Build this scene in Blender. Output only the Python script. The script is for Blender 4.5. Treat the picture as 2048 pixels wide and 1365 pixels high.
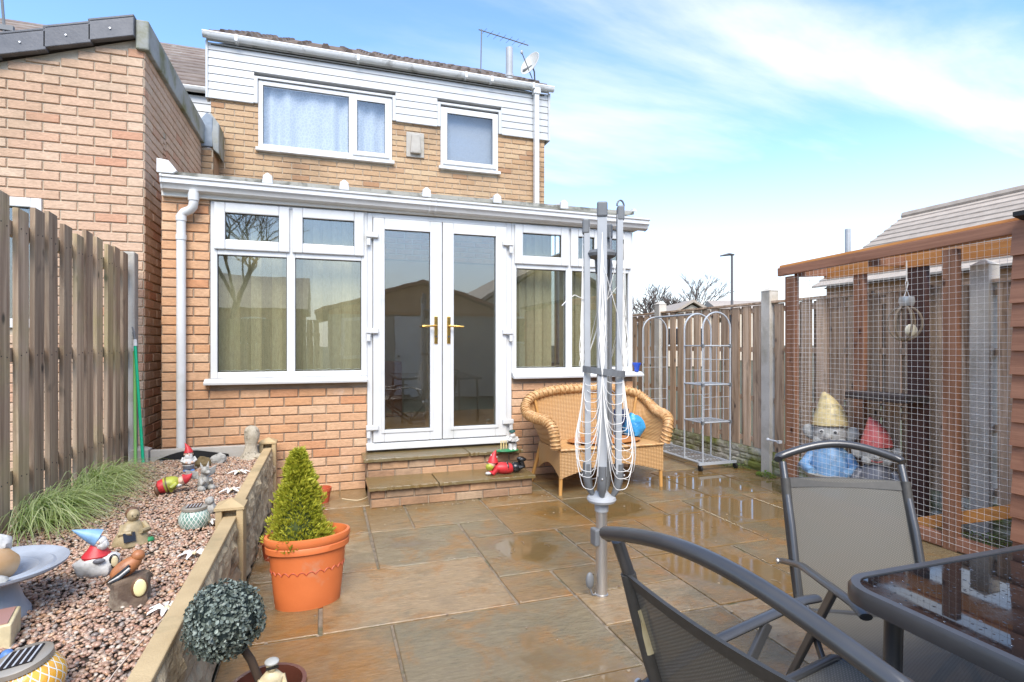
import bpy, math, random
import numpy as np
from mathutils import Vector, Matrix, Euler, noise as mnoise
R = math.radians
random.seed(7)
for o in list(bpy.data.objects): bpy.data.objects.remove(o)
scene = bpy.context.scene
COL = scene.collection
# ---------------------------------------------------------------- camera
F_PX, CX, YH, CAM_H = 1110.0, 1024.0, 690.0, 1.27      # measured on the 2048 px wide photograph
YAW = math.atan(374 / 1110)
SN, CS = math.sin(YAW), math.cos(YAW)
cam = bpy.data.cameras.new('camera')
cam.sensor_width = 36; cam.lens = 36 * F_PX / 2048
cam.shift_y = (YH - 682.5) / 2048
cam.clip_start = 0.02; cam.clip_end = 3000
camo = bpy.data.objects.new('camera', cam); COL.objects.link(camo)
camo.location = (0, 0, CAM_H); camo.rotation_euler = (R(90), 0, -YAW)
scene.camera = camo
# ---------------------------------------------------------------- sky, sun, exposure
SUN_EL, SUN_AZ = R(48), R(192)      # azimuth clockwise from +Y
world = bpy.data.worlds.new('World'); scene.world = world; world.use_nodes = True
wt = world.node_tree; wn = wt.nodes; wl = wt.links
bg = wn['Background']; bg.inputs[1].default_value = 0.15
sky = wn.new('ShaderNodeTexSky'); sky.sky_type = 'NISHITA'; sky.sun_disc = False
sky.sun_elevation = SUN_EL; sky.sun_rotation = SUN_AZ; sky.air_density = 1.0; sky.dust_density = 0.6; sky.ozone_density = 1.6
tc = wn.new('ShaderNodeTexCoord'); sx = wn.new('ShaderNodeSeparateXYZ'); wl.new(tc.outputs['Generated'], sx.inputs[0])
def wmath(op, a, b=None, c=None, clamp=False):
    n = wn.new('ShaderNodeMath'); n.operation = op; n.use_clamp = clamp
    for i, v in enumerate((a, b, c)):
        if v is None: continue
        if isinstance(v, (int, float)): n.inputs[i].default_value = v
        else: wl.new(v, n.inputs[i])
    return n.outputs[0]
zc = wmath('ADD', wmath('MAXIMUM', sx.outputs[2], 0.0), 0.16)
cmb = wn.new('ShaderNodeCombineXYZ')
wl.new(wmath('DIVIDE', sx.outputs[0], zc), cmb.inputs[0]); wl.new(wmath('DIVIDE', sx.outputs[1], zc), cmb.inputs[1])
mp = wn.new('ShaderNodeMapping'); mp.inputs['Rotation'].default_value = (0, 0, R(-28)); mp.inputs['Scale'].default_value = (0.42, 1.25, 1); mp.inputs['Location'].default_value = (3.1, 1.7, 0)
wl.new(cmb.outputs[0], mp.inputs[0])
cn = wn.new('ShaderNodeTexNoise'); cn.inputs['Scale'].default_value = 1.1; cn.inputs['Detail'].default_value = 9; cn.inputs['Roughness'].default_value = 0.56; cn.inputs['Distortion'].default_value = 0.35
wl.new(mp.outputs[0], cn.inputs['Vector'])
mr = wn.new('ShaderNodeMapRange'); mr.interpolation_type = 'SMOOTHSTEP'; mr.inputs[1].default_value = 0.43; mr.inputs[2].default_value = 0.72
wl.new(cn.outputs['Fac'], mr.inputs[0])
hz = wn.new('ShaderNodeMapRange'); hz.interpolation_type = 'SMOOTHSTEP'; hz.inputs[1].default_value = 0.36; hz.inputs[2].default_value = -0.02; hz.inputs[3].default_value = 0.0; hz.inputs[4].default_value = 0.95
wl.new(sx.outputs[2], hz.inputs[0])
cl = wmath('MAXIMUM', wmath('MULTIPLY', mr.outputs[0], 0.85), hz.outputs[0], clamp=True)
tint = wn.new('ShaderNodeMix'); tint.data_type = 'RGBA'; tint.blend_type = 'MULTIPLY'; tint.inputs[0].default_value = 1.0
wl.new(sky.outputs[0], tint.inputs[6]); tint.inputs[7].default_value = (0.98, 1.17, 1.36, 1)
cm = wn.new('ShaderNodeMix'); cm.data_type = 'RGBA'
wl.new(cl, cm.inputs[0]); wl.new(tint.outputs[2], cm.inputs[6]); cm.inputs[7].default_value = (4.5, 4.55, 4.6, 1)
wl.new(cm.outputs[2], bg.inputs[0])
sun = bpy.data.lights.new('sun', 'SUN'); sun.energy = 2.7; sun.angle = R(36); sun.color = (1.0, 0.93, 0.82)
suno = bpy.data.objects.new('sun', sun); COL.objects.link(suno); suno.location = (0, -5, 12)
sd = Vector((math.sin(SUN_AZ) * math.cos(SUN_EL), math.cos(SUN_AZ) * math.cos(SUN_EL), math.sin(SUN_EL)))
suno.rotation_euler = sd.to_track_quat('Z', 'Y').to_euler()
vs = scene.view_settings; vs.view_transform = 'Standard'; vs.look = 'None'; vs.exposure = 0.97; vs.gamma = 1.0; vs.use_curve_mapping = False

# ---------------------------------------------------------------- photograph pixel -> place (used for measuring only)
def _d(px):
    u = (px - CX) / F_PX; return SN + u * CS, CS - u * SN
def G(px, py, z=0.0):                       # on a level z
    k = F_PX * (CAM_H - z) / (py - YH); a = _d(px); return a[0] * k, a[1] * k
def PY(px, py, Y):                          # on a wall Y = const
    a = _d(px); k = Y / a[1]; return a[0] * k, CAM_H - (py - YH) * k / F_PX

# ---------------------------------------------------------------- mesh helpers
WLOC = {}
class MB:
    def __init__(s): s.v = []; s.f = []
    def add(s, vs, fs):
        b = len(s.v); s.v += [tuple(p) for p in vs]; s.f += [tuple(i + b for i in q) for q in fs]; return s
    def box(s, x0, x1, y0, y1, z0, z1):
        return s.add([(x0,y0,z0),(x1,y0,z0),(x1,y1,z0),(x0,y1,z0),(x0,y0,z1),(x1,y0,z1),(x1,y1,z1),(x0,y1,z1)],
                     [(0,3,2,1),(4,5,6,7),(0,1,5,4),(1,2,6,5),(2,3,7,6),(3,0,4,7)])
    def beam(s, p, q, w, h, up=(0,0,1)):    # box from p to q, w across, h along up
        p = Vector(p); q = Vector(q); d = (q - p).normalized(); u = Vector(up)
        a = d.cross(u)
        if a.length < 1e-5: a = d.cross(Vector((1,0,0)))
        a.normalize(); b = a.cross(d).normalized(); a = a * w / 2; b = b * h / 2
        vs = [e + i * a + j * b for e in (p, q) for i, j in ((-1,-1),(1,-1),(1,1),(-1,1))]
        return s.add(vs, [(0,1,2,3),(7,6,5,4),(0,4,5,1),(1,5,6,2),(2,6,7,3),(3,7,4,0)])
    def tube(s, pts, r, n=8, caps=True, flat=1.0):
        pts = [Vector(p) for p in pts]; m = len(pts); rs = r if isinstance(r, (list, tuple)) else [r] * m
        t0 = (pts[1] - pts[0]).normalized(); ref = Vector((0,0,1)) if abs(t0.z) < 0.9 else Vector((1,0,0))
        a = t0.cross(ref).normalized(); vs = []; fs = []
        for i in range(m):
            t = (pts[min(i+1, m-1)] - pts[max(i-1, 0)]).normalized()
            a = (a - t * a.dot(t)).normalized(); b = t.cross(a)
            for k in range(n):
                c, q = math.cos(2*math.pi*k/n), math.sin(2*math.pi*k/n)
                vs.append(pts[i] + (a * c + b * q * flat) * rs[i])
        for i in range(m-1):
            for k in range(n):
                k2 = (k+1) % n; fs.append((i*n+k, i*n+k2, (i+1)*n+k2, (i+1)*n+k))
        if caps: fs.append(tuple(range(n-1, -1, -1))); fs.append(tuple(range((m-1)*n, m*n)))
        return s.add(vs, fs)
    def lathe(s, prof, c=(0,0,0), n=20, sx=1, sy=1, M=None, wob=0, seed=0):
        vs = []; fs = []; m = len(prof)
        for i, (r, z) in enumerate(prof):
            for k in range(n):
                t = 2*math.pi*k/n
                rr = r * (1 + wob * mnoise.noise((math.cos(t)*1.3 + seed, math.sin(t)*1.3, z*9 + seed)))
                p = Vector((rr*math.cos(t)*sx, rr*math.sin(t)*sy, z))
                if M is not None: p = M @ p
                vs.append((p.x+c[0], p.y+c[1], p.z+c[2]))
        for i in range(m-1):
            for k in range(n):
                k2 = (k+1) % n; fs.append((i*n+k, i*n+k2, (i+1)*n+k2, (i+1)*n+k))
        if prof[0][0] > 1e-5: fs.append(tuple(range(n-1, -1, -1)))
        if prof[-1][0] > 1e-5: fs.append(tuple(range((m-1)*n, m*n)))
        return s.add(vs, fs)
    def ell(s, c, r, n=14, m=9, M=None, wob=0, seed=0):
        if isinstance(r, (int, float)): r = (r, r, r)
        vs = []; fs = []
        for i in range(m+1):
            ph = -math.pi/2 + math.pi*i/m
            for k in range(n):
                t = 2*math.pi*k/n; q = Vector((math.cos(ph)*math.cos(t), math.cos(ph)*math.sin(t), math.sin(ph)))
                if wob: q *= 1 + wob * mnoise.noise(q*1.9 + Vector((seed, seed*2, 0)))
                p = Vector((q.x*r[0], q.y*r[1], q.z*r[2]))
                if M is not None: p = M @ p
                vs.append((p.x+c[0], p.y+c[1], p.z+c[2]))
        for i in range(m):
            for k in range(n):
                k2 = (k+1) % n; fs.append((i*n+k, i*n+k2, (i+1)*n+k2, (i+1)*n+k))
        return s.add(vs, fs)
    def prism(s, poly, ext):                # polygon (3D points) extruded by a vector
        n = len(poly); e = Vector(ext); vs = [Vector(p) for p in poly]; vs += [p + e for p in vs]
        fs = [tuple(range(n-1, -1, -1)), tuple(range(n, 2*n))] + [(i, (i+1) % n, n+(i+1) % n, n+i) for i in range(n)]
        return s.add(vs, fs)
    def sheet(s, fn, nu, nv, thick=None):   # fn(u, v) -> point, u and v in 0..1; optional thickness vector
        vs = [Vector(fn(i/nu, j/nv)) for j in range(nv+1) for i in range(nu+1)]; W = nu+1
        fs = [(j*W+i, j*W+i+1, (j+1)*W+i+1, (j+1)*W+i) for j in range(nv) for i in range(nu)]
        if thick is not None:
            k = len(vs); t = Vector(thick); vs += [p + t for p in vs]
            fs += [tuple(reversed([q + k for q in g])) for g in list(fs)]
            bd = [i for i in range(nu)] + [nu + W*j for j in range(nv)] + [nv*W + nu - i for i in range(nu)] + [W*(nv-j) for j in range(nv)]
            fs += [(bd[(i+1) % len(bd)], bd[i], bd[i]+k, bd[(i+1) % len(bd)]+k) for i in range(len(bd))]
        return s.add(vs, fs)
    def build(s, name, m, parent=None, smooth=False, world=True, bev=0, loc=None, label=None, kind=None):
        off = Vector((0,0,0))
        if parent is not None and world: off = WLOC.get(parent.name, off)
        me = bpy.data.meshes.new(name)
        me.from_pydata([(p[0]-off.x, p[1]-off.y, p[2]-off.z) for p in s.v], [], s.f); me.update()
        if smooth:
            me.polygons.foreach_set('use_smooth', [True]*len(me.polygons)); me.set_sharp_from_angle(angle=R(42))
        return link(name, me, m, parent, off, bev, label, kind)
def link(name, me, m, parent=None, off=Vector((0,0,0)), bev=0, label=None, kind=None):
    if m is not None and not me.materials: me.materials.append(m)
    o = bpy.data.objects.new(name, me); COL.objects.link(o)
    if parent is not None: o.parent = parent
    WLOC[o.name] = off.copy()
    if bev:
        b = o.modifiers.new('bevel', 'BEVEL'); b.width = bev; b.segments = 2; b.limit_method = 'ANGLE'; b.angle_limit = R(50)
    if label: o['label'] = label
    if kind: o['kind'] = kind
    return o
def thing(name, label, cat, loc=(0,0,0), rz=0, group=None, rot=None):
    o = bpy.data.objects.new(name, None); COL.objects.link(o); o.empty_display_size = 0.1
    o.location = loc; o.rotation_euler = rot if rot else (0, 0, rz)
    o['label'] = label; o['category'] = cat
    if group: o['group'] = group
    WLOC[o.name] = Vector(loc)
    return o
def tag(o, label, cat, group=None):
    o['label'] = label; o['category'] = cat
    if group: o['group'] = group
    return o
def struct(o): o['kind'] = 'structure'; return o

# ---------------------------------------------------------------- materials
def mnode(nt, t, **kw):
    n = nt.nodes.new(t)
    for k, v in kw.items(): setattr(n, k, v)
    return n
def base(name):
    m = bpy.data.materials.new(name); m.use_nodes = True
    nt = m.node_tree; return m, nt, nt.nodes['Principled BSDF'], nt.nodes['Material Output']
def mm(nt, op, a, b=None, clamp=False):
    n = mnode(nt, 'ShaderNodeMath', operation=op); n.use_clamp = clamp
    for i, v in enumerate((a, b)):
        if v is None: continue
        if isinstance(v, (int, float)): n.inputs[i].default_value = v
        else: nt.links.new(v, n.inputs[i])
    return n.outputs[0]
def vnoise(nt, scale, detail=4, rough=0.55, stretch=(1,1,1), dist=0, src=None):
    g = src if src is not None else mnode(nt, 'ShaderNodeNewGeometry').outputs['Position']
    mp = mnode(nt, 'ShaderNodeMapping'); mp.inputs['Scale'].default_value = stretch
    nt.links.new(g, mp.inputs[0]); n = mnode(nt, 'ShaderNodeTexNoise')
    n.inputs['Scale'].default_value = scale; n.inputs['Detail'].default_value = detail; n.inputs['Roughness'].default_value = rough; n.inputs['Distortion'].default_value = dist
    nt.links.new(mp.outputs[0], n.inputs['Vector']); return n.outputs['Fac']
def ramp(nt, fac, stops, interp='LINEAR'):
    r = mnode(nt, 'ShaderNodeValToRGB'); cr = r.color_ramp; cr.interpolation = interp
    while len(cr.elements) < len(stops): cr.elements.new(0.5)
    for e, (p, c) in zip(cr.elements, stops): e.position = p; e.color = (*c, 1) if len(c) == 3 else c
    nt.links.new(fac, r.inputs[0]); return r.outputs[0]
def mixc(nt, fac, a, b, mode='MIX'):
    n = mnode(nt, 'ShaderNodeMix', data_type='RGBA', blend_type=mode)
    for i, v in ((0, fac), (6, a), (7, b)):
        if isinstance(v, (int, float)): n.inputs[i].default_value = v
        elif isinstance(v, tuple): n.inputs[i].default_value = (*v, 1)
        else: nt.links.new(v, n.inputs[i])
    return n.outputs[2]
def rnd(nt):                                # one random number per object and per loose piece
    a = mnode(nt, 'ShaderNodeObjectInfo').outputs['Random']; b = mnode(nt, 'ShaderNodeNewGeometry').outputs['Random Per Island']
    return mm(nt, 'FRACT', mm(nt, 'ADD', a, b))
def bumpit(nt, b, h, strength, dist=0.01):
    n = mnode(nt, 'ShaderNodeBump'); n.inputs['Strength'].default_value = strength; n.inputs['Distance'].default_value = dist
    nt.links.new(h, n.inputs['Height']); nt.links.new(n.outputs[0], b.inputs['Normal'])
def MAT(name, c1, c2=None, scale=6, rough=0.6, metal=0.0, bump=0.0, bscale=60, stretch=(1,1,1), var=0.0, dirt=None, dscale=2.5, dlim=(0.5,0.72), spec=0.5, coat=0, detail=5, bdist=0.01):
    m, nt, b, out = base(name)
    c = c1
    if c2 is not None: c = mixc(nt, ramp(nt, vnoise(nt, scale, detail, stretch=stretch), [(0.3,(0,0,0)),(0.7,(1,1,1))]), c1, c2)
    if var:
        v = mm(nt, 'ADD', mm(nt, 'MULTIPLY', rnd(nt), 2*var), 1-var); h = mnode(nt, 'ShaderNodeHueSaturation')
        nt.links.new(v, h.inputs['Value'])
        if isinstance(c, tuple): h.inputs['Color'].default_value = (*c, 1)
        else: nt.links.new(c, h.inputs['Color'])
        c = h.outputs[0]
    if dirt is not None: c = mixc(nt, ramp(nt, vnoise(nt, dscale, 7, 0.62), [(dlim[0],(0,0,0)),(dlim[1],(1,1,1))]), c, dirt)
    if isinstance(c, tuple): b.inputs['Base Color'].default_value = (*c, 1)
    else: nt.links.new(c, b.inputs['Base Color'])
    b.inputs['Roughness'].default_value = rough; b.inputs['Metallic'].default_value = metal; b.inputs['Specular IOR Level'].default_value = spec
    if coat: b.inputs['Coat Weight'].default_value = coat; b.inputs['Coat Roughness'].default_value = 0.08
    if bump: bumpit(nt, b, vnoise(nt, bscale, 5, 0.6, stretch=stretch), bump, bdist)
    return m
def BRICK(name, stops, stain=(0.1,0.08,0.06), lo=0.62, hi=0.9, pale=None):
    m, nt, b, out = base(name)
    c = ramp(nt, rnd(nt), stops)
    g = vnoise(nt, 34, 6, 0.65, stretch=(1,1,2.4)); c = mixc(nt, 0.55, c, ramp(nt, g, [(0.25,(0.55,0.5,0.46)),(0.75,(1.25,1.2,1.15))]), 'MULTIPLY')
    c = mixc(nt, ramp(nt, vnoise(nt, 1.6, 7, 0.6), [(lo,(0,0,0)),(hi,(0.75,0.75,0.75))]), c, stain)
    if pale: c = mixc(nt, ramp(nt, vnoise(nt, 4.5, 6, 0.7), [(0.6,(0,0,0)),(0.8,(0.45,0.45,0.45))]), c, pale)
    nt.links.new(c, b.inputs['Base Color']); b.inputs['Roughness'].default_value = 0.88; b.inputs['Specular IOR Level'].default_value = 0.25
    bumpit(nt, b, mm(nt, 'ADD', vnoise(nt, 70, 6, 0.7, stretch=(0.6,0.6,1.5)), vnoise(nt, 18, 3)), 0.75, 0.006); return m
def WOOD(name, c1, c2, stretch, rough=0.75, var=0.25, dark=(0.05,0.04,0.03), green=None, gs=1.3):
    m, nt, b, out = base(name)
    off = mnode(nt, 'ShaderNodeVectorMath', operation='ADD'); nt.links.new(mnode(nt, 'ShaderNodeNewGeometry').outputs['Position'], off.inputs[0])
    k = mnode(nt, 'ShaderNodeCombineXYZ'); r = rnd(nt)
    for i in range(3): nt.links.new(mm(nt, 'MULTIPLY', r, 17.3 + 5*i), k.inputs[i])
    nt.links.new(k.outputs[0], off.inputs[1]); src = off.outputs[0]
    g = vnoise(nt, 26, 6, 0.6, stretch, 0.8, src); c = mixc(nt, ramp(nt, g, [(0.32,(0,0,0)),(0.66,(1,1,1))]), c1, c2)
    c = mixc(nt, ramp(nt, vnoise(nt, 9, 4, 0.5, tuple(0.35 + 0.5*x for x in stretch), 0.5, src), [(0.63,(0,0,0)),(0.78,(0.85,0.85,0.85))]), c, dark)
    vo = mnode(nt, 'ShaderNodeTexVoronoi'); mpk = mnode(nt, 'ShaderNodeMapping'); mpk.inputs['Scale'].default_value = tuple(0.55+0.45*x for x in stretch); nt.links.new(src, mpk.inputs[0]); nt.links.new(mpk.outputs[0], vo.inputs['Vector']); vo.inputs['Scale'].default_value = 6.5
    c = mixc(nt, ramp(nt, vo.outputs['Distance'], [(0.05,(0.95,0.95,0.95)),(0.13,(0,0,0))]), c, dark)
    v = mm(nt, 'ADD', mm(nt, 'MULTIPLY', r, 2*var), 1-var); h = mnode(nt, 'ShaderNodeHueSaturation'); nt.links.new(v, h.inputs['Value']); nt.links.new(c, h.inputs['Color']); c = h.outputs[0]
    if green: c = mixc(nt, ramp(nt, mm(nt, 'ADD', vnoise(nt, gs, 5, 0.6), mm(nt, 'MULTIPLY', r, 0.18)), [(0.6,(0,0,0)),(0.85,(0.8,0.8,0.8))]), c, green)
    nt.links.new(c, b.inputs['Base Color']); b.inputs['Roughness'].default_value = rough; b.inputs['Specular IOR Level'].default_value = 0.3
    bumpit(nt, b, g, 0.5, 0.006); return m
def GLASS(name, tint=(0.9,0.93,0.92), warp=0.02, refl=1.0, wscale=5):
    m, nt, b, out = base(name); nt.nodes.remove(b)
    t = mnode(nt, 'ShaderNodeBsdfTransparent'); t.inputs[0].default_value = (*tint, 1)
    g = mnode(nt, 'ShaderNodeBsdfGlossy'); g.inputs['Roughness'].default_value = 0.012
    ge = mnode(nt, 'ShaderNodeNewGeometry'); dt = mnode(nt, 'ShaderNodeVectorMath', operation='DOT_PRODUCT'); nt.links.new(ge.outputs['Incoming'], dt.inputs[0]); nt.links.new(ge.outputs['Normal'], dt.inputs[1])
    sch = mm(nt, 'ADD', 0.075, mm(nt, 'MULTIPLY', mm(nt, 'POWER', mm(nt, 'SUBTRACT', 1.0, mm(nt, 'ABSOLUTE', dt.outputs['Value'])), 5.0), 0.9))     # Schlick, same from both sides
    bp = mnode(nt, 'ShaderNodeBump'); bp.inputs['Strength'].default_value = warp; bp.inputs['Distance'].default_value = 0.02
    nt.links.new(vnoise(nt, wscale, 2, 0.4), bp.inputs['Height']); nt.links.new(bp.outputs[0], g.inputs['Normal'])
    mx = mnode(nt, 'ShaderNodeMixShader'); nt.links.new(mm(nt, 'MULTIPLY', sch, 2.1*refl, clamp=True), mx.inputs[0])
    nt.links.new(t.outputs[0], mx.inputs[1]); nt.links.new(g.outputs[0], mx.inputs[2]); nt.links.new(mx.outputs[0], out.inputs[0]); return m

m_upvc = MAT('upvc_white', (0.66,0.66,0.65), (0.59,0.59,0.58), 3, 0.3, bump=0.02, bscale=8, dirt=(0.47,0.47,0.42), dscale=3.5, dlim=(0.58,0.85))
m_upvc_old = MAT('gutter_upvc_weathered', (0.72,0.73,0.73), (0.60,0.61,0.60), 4, 0.4, dirt=(0.16,0.15,0.13), dscale=5, dlim=(0.56,0.75))
m_clad = MAT('white_cladding', (0.55,0.56,0.565), (0.49,0.50,0.505), 2.5, 0.45, dirt=(0.42,0.42,0.40), dscale=2.2, dlim=(0.55,0.8), bump=0.06, bscale=40, stretch=(0.3,1,1))
m_mortar = MAT('mortar', (0.52,0.44,0.34), (0.42,0.35,0.26), 9, 0.95, bump=0.5, bscale=90)
m_mortar_d = MAT('mortar_dark', (0.40,0.31,0.22), (0.25,0.185,0.13), 7, 0.95, bump=0.5, bscale=90)
m_brick_n = BRICK('brick_buff', [(0,(0.59,0.41,0.29)),(0.3,(0.61,0.44,0.32)),(0.6,(0.57,0.38,0.265)),(0.8,(0.62,0.47,0.35)),(0.95,(0.56,0.33,0.22)),(1,(0.54,0.29,0.19))], stain=(0.30,0.215,0.14), lo=0.48, hi=0.85)
m_brick_h = BRICK('brick_tan', [(0,(0.48,0.33,0.20)),(0.35,(0.53,0.37,0.23)),(0.6,(0.45,0.29,0.165)),(0.8,(0.55,0.41,0.26)),(1,(0.40,0.23,0.13))], stain=(0.17,0.115,0.075), lo=0.46, hi=0.8)
m_brick_c = BRICK('brick_orange', [(0,(0.60,0.37,0.22)),(0.3,(0.62,0.39,0.235)),(0.6,(0.58,0.32,0.17)),(0.8,(0.62,0.43,0.28)),(1,(0.56,0.28,0.145))], stain=(0.30,0.165,0.09), lo=0.5, hi=0.9, pale=(0.72,0.6,0.5))
m_brick_s = BRICK('brick_step_worn', [(0,(0.44,0.26,0.15)),(0.4,(0.50,0.31,0.18)),(0.7,(0.38,0.22,0.13)),(1,(0.45,0.33,0.22))], stain=(0.07,0.06,0.04), lo=0.42, hi=0.68)
m_tile_g = MAT('slate_grey_tile', (0.075,0.078,0.09), (0.12,0.12,0.13), 9, 0.42, bump=0.12, bscale=50, var=0.15)
m_tile_b = MAT('brown_concrete_tile', (0.14,0.10,0.08), (0.23,0.19,0.16), 5, 0.85, bump=0.3, bscale=50, var=0.2, dirt=(0.30,0.30,0.27), dlim=(0.6,0.75))
m_tile_p = MAT('pale_weathered_tile', (0.44,0.37,0.30), (0.34,0.28,0.225), 5, 0.85, bump=0.3, bscale=50, var=0.1)
m_lead = MAT('mossy_lead', (0.22,0.23,0.22), (0.36,0.37,0.36), 7, 0.65, bump=0.2, bscale=25, dirt=(0.13,0.13,0.05), dscale=3.5, dlim=(0.45,0.62))
m_leadb = MAT('lead_blue', (0.12,0.15,0.19), (0.24,0.28,0.33), 9, 0.5, bump=0.3, bscale=16)
m_glass = GLASS('window_glass', (0.95,0.97,0.93), 0.03, 1.0, 3)
m_glass2 = GLASS('upstairs_glass', (0.98,0.99,1.0), 0.006, 0.5, 2)
m_rubber = MAT('black_gasket', (0.012,0.012,0.012), rough=0.5)
m_gold = MAT('brass', (0.75,0.46,0.12), rough=0.22, metal=1)
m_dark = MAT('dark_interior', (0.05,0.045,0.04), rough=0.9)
m_room = MAT('room_plaster', (0.42,0.36,0.27), (0.36,0.30,0.22), 2, 0.9)
m_carpet = MAT('room_floor', (0.35,0.2,0.09), (0.28,0.16,0.07), 6, 0.7)
m_conc = MAT('concrete', (0.46,0.43,0.38), (0.36,0.33,0.29), 5, 0.9, bump=0.35, bscale=110, dirt=(0.22,0.22,0.12), dscale=2.5, dlim=(0.58,0.8))
m_coping = MAT('coping_concrete', (0.50,0.37,0.20), (0.38,0.275,0.145), 6, 0.85, bump=0.25, bscale=120, dirt=(0.24,0.2,0.11), dscale=4, dlim=(0.55,0.8))
m_rock = MAT('rockface_concrete', (0.52,0.42,0.27), (0.30,0.23,0.14), 10, 0.9, bump=0.6, bscale=45, dirt=(0.10,0.08,0.05), dscale=6, dlim=(0.5,0.68), bdist=0.02)
m_rock_m = MAT('mossy_rockface', (0.55,0.51,0.42), (0.38,0.35,0.27), 9, 0.9, bump=0.5, bscale=45, dirt=(0.19,0.20,0.04), dscale=2.6, dlim=(0.42,0.58), bdist=0.02)
m_fence_l = WOOD('fence_wood_brown', (0.46,0.345,0.235), (0.215,0.14,0.09), (1,1,0.045), var=0.34, green=(0.36,0.31,0.13), gs=1.6)
m_fence_r = WOOD('fence_wood_grey', (0.64,0.47,0.33), (0.32,0.205,0.125), (1,1,0.05), var=0.28, dark=(0.07,0.05,0.04))
m_stain = WOOD('stained_timber', (0.32,0.155,0.088), (0.20,0.092,0.05), (1,1,0.06), 0.6, var=0.14, dark=(0.06,0.02,0.012))
m_stain_x = WOOD('stained_timber_beam', (0.36,0.175,0.105), (0.24,0.11,0.065), (1,0.05,1), 0.6, var=0.12, dark=(0.07,0.03,0.02))
m_ply = WOOD('orange_plywood', (0.62,0.27,0.08), (0.48,0.19,0.05), (1,0.06,1), 0.6, var=0.1, dark=(0.3,0.1,0.03))
m_ramp = WOOD('orange_softwood', (0.66,0.30,0.08), (0.52,0.22,0.06), (0.1,0.1,1), 0.6, var=0.1, dark=(0.3,0.12,0.03))
m_alu = MAT('aluminium', (0.62,0.60,0.57), (0.5,0.48,0.46), 8, 0.36, metal=0.85, stretch=(1,1,0.1))
m_gplast = MAT('grey_plastic', (0.36,0.37,0.38), (0.42,0.43,0.44), 6, 0.45)
m_gplast_d = MAT('dark_grey_plastic', (0.13,0.135,0.14), (0.17,0.175,0.18), 9, 0.5)
m_line = MAT('white_washing_line', (0.80,0.77,0.72), rough=0.5)
m_chrome = MAT('grey_tube', (0.44,0.46,0.48), (0.37,0.39,0.41), 9, 0.3)
m_wire = MAT('galvanised_wire', (0.78,0.77,0.74), (0.66,0.65,0.62), 20, 0.4)
m_char = MAT('charcoal_frame', (0.075,0.074,0.075), (0.098,0.097,0.098), 8, 0.3, metal=0.5, spec=0.6)
m_black = MAT('black_rubber', (0.012,0.012,0.013), rough=0.6)
m_terra = MAT('terracotta_plastic', (0.66,0.175,0.05), (0.57,0.14,0.038), 5, 0.5, bump=0.08, bscale=60, dirt=(0.52,0.30,0.19), dscale=7, dlim=(0.58,0.82))
m_terra2 = MAT('dark_terracotta', (0.42,0.07,0.03), (0.5,0.1,0.04), 5, 0.5)
m_soil = MAT('soil', (0.05,0.035,0.025), (0.09,0.065,0.045), 20, 0.95, bump=0.8, bscale=60)
m_bark = MAT('bark', (0.10,0.065,0.04), (0.055,0.035,0.025), 18, 0.9, bump=0.6, bscale=40, stretch=(1,1,0.3))
# ================================================================ the setting
m_ground = MAT('ground_earth', (0.10,0.085,0.06), (0.07,0.09,0.04), 3, 0.95, bump=0.5, bscale=20)
g = MB(); g.add([(-900,-900,-0.06),(900,-900,-0.06),(900,900,-0.06),(-900,900,-0.06)], [(0,1,2,3)])
struct(g.build('ground', m_ground))

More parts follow.
